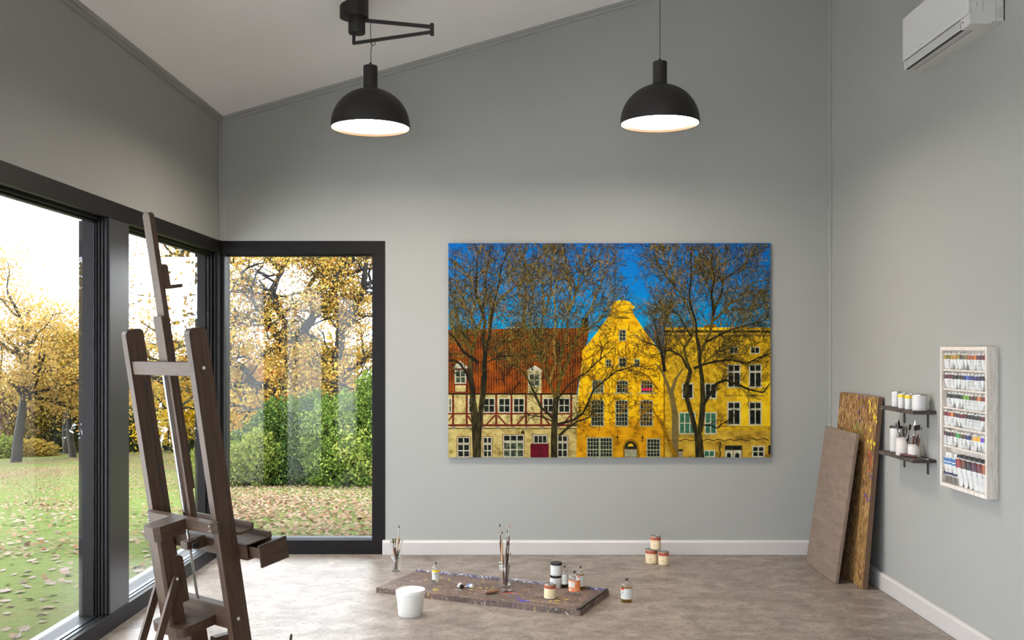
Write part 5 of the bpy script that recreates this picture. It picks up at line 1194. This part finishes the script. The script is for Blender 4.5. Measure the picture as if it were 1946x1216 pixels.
def shrub(label, x, y, lumps, leafm, nleaf, lsize, seed, name='shrub', group='shrubs beyond the lawn', stems=8, bark=None, cat='shrub', shell=.75):
    """lumps: list of (dx, dy, z, rx, ry, rz)"""
    rnd = random.Random(seed); z = ground_z(x, y)-.06
    e = thing(name, label, cat, (x, y, z), group); m = MB(); tot = sum(l[3]*l[5] for l in lumps)
    for l in lumps:
        for k in range(max(2, stems//len(lumps))):
            q = Vector((l[0]+rnd.gauss(0, l[3]*.35), l[1]+rnd.gauss(0, l[4]*.35), l[2]+l[5]*rnd.uniform(.2, .8))); m.tube([(q.x*.3+rnd.gauss(0, .05), q.y*.3, 0), (q.x*.7, q.y*.7, q.z*.5), q], [.03, .02, .008], 5)
    m.build('stems', bark or M_bark, e); cs = []
    for l in lumps:
        n = int(nleaf*l[3]*l[5]/tot); d = RNG.normal(size=(n, 3)); d /= np.linalg.norm(d, axis=1)[:, None]
        rad = (shell+(1-shell)*RNG.uniform(0, 1, n)**.5)*(1+.13*np.sin(d[:, 0]*9+l[0]*7)*np.cos(d[:, 2]*11+l[2]*5)+.10*np.sin(d[:, 0]*23+d[:, 2]*19)); rad = np.where(RNG.uniform(0, 1, n) < .2, rad*RNG.uniform(.3, 1, n), rad)
        cs.append(np.array(l[:3])+d*rad[:, None]*np.array(l[3:6]))
    C = np.concatenate(cs); C = C[C[:, 2] > .02]
    fast_mesh('foliage', leaf_cloud(C, lsize, .3, .6), 4, leafm, e); return e

L_oak = lm('oak_leaves', (178, 118, 56), (204, 140, 62), (222, 168, 78), (228, 188, 92), (206, 190, 92), (238, 200, 98), (184, 176, 84), (216, 148, 76), (236, 206, 104))
L_gold = lm('gold_leaves', (214, 160, 30), (244, 200, 40), (250, 216, 70), (226, 178, 40), (236, 190, 60))
L_pale = lm('pale_gold_leaves', (206, 160, 78), (228, 186, 96), (240, 206, 126), (220, 170, 80), (214, 196, 120), (198, 138, 72))
L_green = lm('bush_leaves', (34, 50, 28), (56, 80, 38), (84, 112, 50), (116, 142, 62), (140, 160, 74), (48, 70, 40), (74, 102, 46), trans=.25)
L_lime = lm('lime_leaves', (104, 128, 54), (150, 166, 72), (180, 188, 88), (90, 112, 48), (196, 190, 92), trans=.25)
L_bright = lm('bright_bush_leaves', (48, 68, 34), (84, 112, 48), (122, 150, 62), (154, 178, 78), (176, 192, 92), (100, 130, 54), (60, 84, 40), trans=.25)
L_dkgreen = lm('dark_hedge_leaves', (38, 50, 36), (58, 72, 50), (76, 90, 58), (92, 104, 66), trans=.2)
L_blue = lm('grey_green_leaves', (96, 110, 84), (124, 136, 98), (146, 154, 110), (110, 120, 80), trans=.25)
L_rust = lm('rust_leaves', (148, 86, 52), (178, 112, 62), (196, 140, 80), (160, 122, 66), (190, 150, 84))
L_plum = lm('plum_leaves', (132, 96, 100), (156, 120, 112), (172, 140, 122), (146, 110, 92))
L_olive = lm('olive_gold_leaves', (150, 136, 62), (184, 160, 70), (206, 178, 84), (176, 128, 60), (138, 140, 70))

# the big oak behind the back window, its limbs set out by hand
def oak():
    Y = 19.0; x0 = (592-CX)*Y/F_PX; gz = ground_z(x0, Y)-.1
    e = thing('oak_tree', 'broad old oak with orange brown leaves behind the green bush', 'tree', (x0, Y, gz)); m = MB(); tips = []; rnd = random.Random(3)
    P = lambda px, py, dy=0: at(px, py, Y)+Vector((0, dy, 0))-Vector((x0, Y, gz))
    m.tube([(0, 0, 0), P(592, 900), P(594, 800), P(586, 762), P(576, 735)], [.42, .34, .26, .22, .17], 12)
    m.tube([(.35, .5, 0), P(612, 800, .6), P(618, 765, .6), P(640, 720, .5)], [.30, .2, .16, .12], 10)
    limbs = [([(576, 735), (560, 720), (556, 690), (562, 660), (580, 630), (600, 600), (622, 570), (640, 540), (650, 510), (676, 490)], .13, -.2), ([(576, 738), (555, 734), (530, 730), (500, 733), (470, 728), (440, 716), (410, 720), (380, 712)], .13, -.8), ([(640, 722), (634, 690), (640, 660), (646, 620), (642, 590), (634, 560), (626, 530), (606, 505), (590, 480), (570, 440)], .12, .4), ([(640, 720), (662, 700), (690, 680), (720, 672), (760, 660)], .08, .6), ([(646, 630), (668, 600), (680, 570), (692, 540), (712, 530), (740, 500)], .09, .2), ([(562, 660), (548, 620), (536, 590), (530, 550), (540, 520), (552, 480), (548, 440)], .08, -.4), ([(530, 640), (516, 618), (490, 608), (470, 600), (440, 612)], .045, -.5), ([(556, 690), (540, 660), (528, 640), (512, 616), (500, 580), (486, 540), (470, 520)], .06, -.5),
             ([(586, 745), (560, 768), (530, 764), (500, 772), (470, 762)], .06, -1.0), ([(594, 770), (630, 760), (660, 752), (700, 742), (740, 750)], .07, -.8), ([(634, 700), (604, 680), (580, 672), (560, 690)], .04, .5), ([(500, 733), (470, 700), (430, 680), (390, 660), (350, 650)], .05, -.9), ([(470, 728), (430, 740), (390, 745), (350, 735)], .05, -.6), ([(600, 600), (570, 560), (600, 500), (610, 460), (640, 420)], .06, .9), ([(692, 540), (700, 500), (690, 460), (720, 420)], .06, -.4), ([(486, 540), (450, 510), (420, 490), (380, 480)], .05, .3), ([(470, 600), (420, 590), (380, 600), (340, 590)], .04, -.3), ([(420, 490), (400, 450), (370, 430)], .04, .2), ([(548, 440), (520, 400), (560, 360)], .05, .2), ([(430, 680), (390, 620), (350, 560), (320, 540)], .05, .2), ([(420, 490), (370, 500), (330, 480), (300, 500)], .05, -.2), ([(380, 712), (340, 690), (310, 690), (290, 670)], .04, -.3), ([(390, 745), (350, 770), (320, 775)], .035, -.3), ([(400, 450), (360, 440), (330, 420)], .035, .1), ([(420, 590), (370, 640), (330, 650)], .04, .2)]
    for pts, r, dy in limbs:
        n = len(pts); q = [P(px, py, dy*(.3+.9*i/n)+rnd.gauss(0, .12)) for i, (px, py) in enumerate(pts)]
        m.tube(q, [r*(1-.72*i/(n-1)) for i in range(n)], 7)
        for i in range(2, n):
            tips += [q[i]]*2
            for k in range(4):
                d = (q[i]-q[i-1]).normalized()*.5+Vector((rnd.gauss(0, .8), rnd.gauss(0, .9), rnd.gauss(.15, .55)))
                grow(rnd, q[i]-(q[i]-q[i-1])*rnd.uniform(0, .9), d.normalized(), rnd.uniform(.45, 1.0), .028, 1, m, tips, .02, (2, 3), .5)
    m.build('trunk', M_bark, e)
    T_ = np.array([tuple(t) for t in tips]); n = 80000
    # leaves gather in flat sprays around the twig ends
    cl = T_[RNG.integers(0, len(T_), 2200)]+RNG.normal(size=(2200, 3))*np.array([.16, .3, .12])
    C = cl[RNG.integers(0, 2200, n)]+RNG.normal(size=(n, 3))*np.array([.17, .2, .075])
    gap = (np.sin(C[:, 0]*2.9+1.0)*np.sin(C[:, 2]*3.7+.6)+.35*np.sin(C[:, 0]*7+C[:, 2]*6) > -.62); C = C[gap]; C[:, 1] += .16
    fast_mesh('foliage', leaf_cloud(C, .052, .35, .6), 4, L_oak, e)
oak()
# bushes and young trees in front of and beside the oak
def PXY(px, Y): return (px-CX)*Y/F_PX
k = 15.9/F_PX
shrub('tall dark green bush under the oak, left of the paler one', PXY(545, 14.3), 14.3, [(-.48, 0, .42, .50, .45, .46), (.0, .1, .66, .52, .5, .64), (.36, .15, .80, .36, .4, .60), (.1, -.25, .36, .5, .4, .38), (-.28, .0, .80, .28, .3, .34)], L_green, 42000, .036, 31, stems=20)
shrub('broad bright green bush at the foot of the oak, by the window jamb', PXY(662, 14.0), 14.0, [(-.26, 0, .62, .42, .45, .62), (.20, .1, .62, .48, .5, .64), (.46, .2, .86, .42, .45, .78), (.0, -.3, .36, .52, .4, .40), (-.06, .2, 1.05, .26, .3, .34), (.36, .1, 1.36, .28, .3, .32)], L_bright, 52000, .035, 32, stems=20)
shrub('low yellow green bush at the left foot of the dark green one', PXY(462, 13.9), 13.9, [(-.16, 0, .34, .34, .36, .33), (.22, .05, .44, .34, .36, .42), (-.48, .1, .30, .34, .35, .32)], L_lime, 20000, .034, 33, stems=12)
tree('bright yellow maple standing left of the oak', PXY(418, 22.5), 22.5, 2.5, .7, .07, 1.05, L_gold, 22000, .07, 34, spread=.26, limbs=9, name='maple_tree')
tree('slender yellow sapling in front of the bright green bush', PXY(672, 13.5), 13.5, 1.5, .3, .015, .26, L_lime, 900, .06, 35, spread=.12, limbs=5, depth=1, name='sapling')
tree('rust brown tree filling the gap behind the oak trunk', PXY(540, 25), 25, 3.0, .9, .10, 1.3, L_rust, 10000, .12, 36, spread=.4, limbs=8)
tree('olive gold tree behind the oak, toward the frame jamb', PXY(650, 26), 26, 3.4, .9, .10, 1.5, L_olive, 9000, .12, 37, spread=.4, limbs=8)
tree('olive tinted tree between the maple and the oak', PXY(470, 27), 27, 3.4, .9, .10, 1.4, L_olive, 9000, .12, 38, spread=.4, limbs=8)
# far side of the lawn, seen through the left window
tree('tall pale gold tree with open crown, foremost in the left panes', PXY(30, 24.0), 24.0, 5.6, 1.6, .11, 2.1, L_pale, 26000, .068, 41, spread=.28, limbs=12, lean_=(.2, 0))
tree('slim pale gold tree between the tall one and the mullion', PXY(140, 26), 26, 4.9, 1.6, .08, 1.3, L_pale, 11000, .065, 61, spread=.26, limbs=9, lean_=(-.1, 0))
tree('plum grey tree under the tall pale gold one', PXY(6, 31), 31, 3.0, .8, .10, 1.3, L_plum, 7000, .14, 42, spread=.42, limbs=7)
tree('yellow green tree between the plum one and the mullion', PXY(82, 31), 31, 3.4, .8, .10, 1.3, L_olive, 17000, .09, 43, spread=.42, limbs=8)
tree('orange gold tree right of the tall pale one', PXY(128, 29), 29, 3.7, 1.5, .10, 1.2, lm('orange_gold_leaves', (196, 128, 50), (222, 158, 66), (234, 184, 90), (204, 150, 64)), 15000, .08, 44, spread=.36, limbs=8)
tree('bare grey trunked tree next to the window mullion', PXY(173, 26), 26, 3.9, 2.1, .11, 1.0, L_olive, 7000, .075, 45, bark=M_bark2, spread=.34, limbs=8)
shrub('round yellow bush at the far lawn edge', PXY(66, 27.5), 27.5, [(-.1, 0, .26, .5, .4, .28), (.25, 0, .22, .4, .35, .24)], lm('yellow_bush_leaves', (196, 164, 70), (216, 188, 90), (186, 140, 70), (170, 156, 70)), 4500, .07, 46)
shrub('dark green hedge bush behind the bare trunk', PXY(152, 30.5), 30.5, [(-.35, 0, .7, .6, .5, .75), (.4, 0, .75, .6, .5, .8)], L_dkgreen, 8000, .09, 47)
shrub('pale green low shrub at the picture edge of the lawn', PXY(-4, 27), 27, [(0, 0, .32, .6, .4, .36)], L_lime, 3000, .08, 48)
shrub('grey green hedge bush left of the yellow bush', PXY(28, 32.5), 32.5, [(-.6, 0, .7, .8, .5, .8), (.5, 0, .7, .7, .5, .8)], L_blue, 7000, .10, 49)
shrub('grey green mass of bushes behind the yellow bush', PXY(104, 33), 33, [(-.5, 0, .6, .7, .5, .7), (.6, 0, .7, .7, .5, .8)], L_blue, 7000, .10, 50)
shrub('dark green shrub just right of the mullion', PXY(250, 29), 29, [(-.2, 0, .55, .5, .5, .6), (.3, 0, .45, .5, .4, .5)], L_dkgreen, 6500, .085, 51)
tree('orange tree behind the easel top, right of the mullion', PXY(268, 31), 31, 3.2, .9, .09, 1.15, lm('amber_leaves', (186, 128, 60), (212, 160, 70), (226, 186, 90), (180, 150, 70)), 17000, .08, 52, spread=.36, limbs=8)
tree('grey green tree behind the easel mast', PXY(318, 30), 30, 2.9, .6, .09, 1.2, L_blue, 18000, .08, 53, spread=.36, limbs=9)
shrub('dark bush under the bright yellow maple', PXY(380, 28), 28, [(-.3, 0, .3, .6, .4, .34), (.5, 0, .3, .6, .4, .36)], L_dkgreen, 6000, .08, 54)
shrub('rust brown shrub beside the dark one at the mullion', PXY(212, 30), 30, [(0, 0, .5, .7, .4, .6)], L_rust, 5000, .09, 55)
tree('olive gold tree far behind the easel crossbar', PXY(356, 33), 33, 3.4, .8, .10, 1.5, L_olive, 17000, .09, 56, spread=.42, limbs=8)
shrub('long dark hedge closing the lawn behind the maple', PXY(450, 33), 33, [(-1.2, 0, .6, .9, .5, .7), (0, 0, .6, .9, .5, .75), (1.2, 0, .6, .9, .5, .7)], L_dkgreen, 9000, .10, 57)
shrub('long hedge closing the lawn behind the oak', PXY(620, 33), 33, [(-1.2, 0, .6, .9, .5, .7), (0, 0, .6, .9, .5, .75), (1.2, 0, .6, .9, .5, .7)], L_blue, 8000, .10, 58)

# unseen hedges and trees added to shape the panes' reflections and the light indoors
for i, (x, y, w) in enumerate(((3.0, 25, 3.2), (7.6, 24, 3.0), (11.6, 21, 3.0), (14.5, 16, 3.0))):
    shrub('added unseen hedge block ' + ('behind the studio, nearest the oak', 'behind the studio, second from the oak', 'behind the studio, third from the oak', 'behind the studio, farthest from the oak', 'beyond the patio, abreast of the easel', 'beyond the patio, behind the studio', 'beyond the patio, nearest the lawn trees')[i], x, y, [(-w*.5, 0, 1.2, w*.6, w*.6, 1.5), (w*.5, .2, 1.3, w*.6, w*.6, 1.7), (0, 0, 2.0, w*.5, w*.5, 1.5)], (L_dkgreen, L_olive, L_blue, L_rust, L_dkgreen, L_blue, L_olive)[i], 9000, .22, 120+i, name='hedge', group='added unseen hedges around the studio', cat='hedge')
for i, (x, y, h_) in enumerate(((6, 21, 6.0), (1.5, 24, 6.5), (10, 16, 6.0), (-13, 2.5, 6.5), (-14, -3, 6.0), (-15, 7, 6.2))):
    tree(('golden', 'olive', 'pale', 'rust', 'plum', 'amber')[i]+' added unseen tree ' + ('hidden behind the back wall, right of the oak', 'hidden behind the back wall, nearest the oak', 'far to the right behind the studio', 'beside the patio, abreast of the easel', 'at the far patio corner behind the studio', 'beyond the patio, toward the left panes')[i], x, y, h_, 1.4, .14, 2.2, (L_gold, L_olive, L_pale, L_rust, L_plum, L_pale)[i], 11000, .17, 80+i, spread=.5, limbs=10, group='added unseen trees around the studio')

# ------------------------------------------------------------------ fallen leaves
def leaf_outline():
    pts = [(0, -.55), (.10, -.30), (.30, -.26), (.20, -.08), (.40, .06), (.22, .14), (.28, .36), (.10, .32), (0, .55), (-.10, .32), (-.28, .36), (-.22, .14), (-.40, .06), (-.20, -.08), (-.30, -.26), (-.10, -.30)]
    return pts
LO = leaf_outline()
Mfall = [flat('pale_dry_leaf', oc(222, 190, 156), .8, var=.15), flat('tan_dry_leaf', oc(204, 160, 112), .8, var=.15), flat('orange_dry_leaf', oc(206, 130, 64), .8, var=.15), flat('pinkish_dry_leaf', oc(222, 184, 166), .8, var=.15), flat('brown_dry_leaf', oc(160, 108, 72), .8, var=.15)]
protos = []
for i in range(6):
    r_ = random.Random(i); m = MB(); cu = r_.uniform(.5, 1.2)
    V = [(x*1.15, y, .012+cu*(x*x*.55+y*y*.18)+r_.uniform(0, .05)) for x, y in LO]+[(0, 0, .0)]
    m.add(V, [(k, (k+1) % 16, 16) for k in range(16)], 0, True); o = m.build('fallen_leaf', Mfall[0]); o.data.name = 'fallen_leaf'; COL.objects.unlink(o); protos.append(o)
rnd = random.Random(77); placed = []
def seen(x, y, z):
    px = CX+F_PX*x/y; py = CY-F_PX*(z-EYE)/y
    return -10 < px < 400 and 860 < py < 1225 and py > 662+1.50*(976-px)*.0 and not (183 < px < 247)
tries = 0
while len(placed) < 230 and tries < 60000:
    tries += 1; y = rnd.uniform(4.2, 10.5); x = rnd.uniform(-6.2, -2.5); z = ground_z(x, y)
    if not seen(x, y, z): continue
    if any((x-a)**2+(y-b_)**2 < .008 for a, b_ in placed): continue
    placed.append((x, y))
    o = protos[len(placed) % 6].copy(); COL.objects.link(o); o.name = 'fallen_leaf'
    o.location = (x, y, z+.006); s = rnd.uniform(.05, .11)*(1.0 if y < 7 else .8); o.scale = (s, s, s*.8); o.rotation_euler = (rnd.uniform(-.25, .25), rnd.uniform(-.25, .25), rnd.uniform(0, 6.28))
    o.material_slots[0].link = 'OBJECT'; o.material_slots[0].material = rnd.choices(Mfall, (4, 3, 1.6, 3, 1))[0]
    tag(o, 'single dry oak leaf on the grass close outside the left window', 'leaf', 'fallen leaves close to the left window')
# everything farther off is a carpet nobody could count
N = 110000; X = RNG.uniform(-17, 0, N*2); Yv = 7.4+RNG.uniform(0, 1, N*2)**1.25*23
X2 = RNG.uniform(-12, -2.5, N//3); Y2 = RNG.uniform(2, 12, N//3); X = np.concatenate([X, X2]); Yv = np.concatenate([Yv, Y2])
px = CX+F_PX*X/Yv; dh = np.hypot(np.maximum(0, -2.44-X), np.maximum(0, Yv-7.35))
ok = (dh > .05) & (px > -160) & (px < 860)
far = np.clip((Yv-10.5)/4, 0, 1)
patch = (np.sin(X*1.1+.6)*np.sin(Yv*.55)+.5*np.sin(X*2.7+Yv*1.9) > -.1)
dens = np.where(px > 400, .16+.62*np.clip((Yv-8.2)/3, 0, 1)+.2*patch, .06+.25*patch+.55*((Yv > 14) & (Yv < 21)))
dens = np.where((X < -2.5) & (Yv < 10.5) & (px < 400), .05, dens)
ok &= RNG.uniform(0, 1, len(X)) < dens
X, Yv, dh = X[ok], Yv[ok], dh[ok]; Z = -.035-.066*dh+.008
n = len(X); base = np.array([(x*1.1, y) for x, y in LO]); ang = RNG.uniform(0, 6.28, n); sz = RNG.uniform(.035, .065, n)*np.clip(1.1-(Yv-7)*.08, .45, 1)
V = np.empty((n, 16, 3)); V[:, :, 0] = X[:, None]+sz[:, None]*(base[None, :, 0]*np.cos(ang)[:, None]-base[None, :, 1]*np.sin(ang)[:, None]); V[:, :, 1] = Yv[:, None]+sz[:, None]*(base[None, :, 0]*np.sin(ang)[:, None]+base[None, :, 1]*np.cos(ang)[:, None])
tx, ty = RNG.normal(0, .3, n), RNG.normal(0, .3, n); V[:, :, 2] = Z[:, None]+tx[:, None]*(V[:, :, 0]-X[:, None])+ty[:, None]*(V[:, :, 1]-Yv[:, None])+sz[:, None]*.22
o = fast_mesh('fallen_leaves', V.reshape(-1, 3), 16, lm('leaf_litter', (182, 134, 104), (212, 174, 138), (230, 200, 168), (238, 216, 190), (210, 148, 108), (224, 186, 150), (234, 208, 174), trans=.2, k=3.9))
tag(o, 'carpet of dry brown and tan leaves over the autumn lawn', 'leaves', None, 'stuff')
print('leaves', n, len(placed))
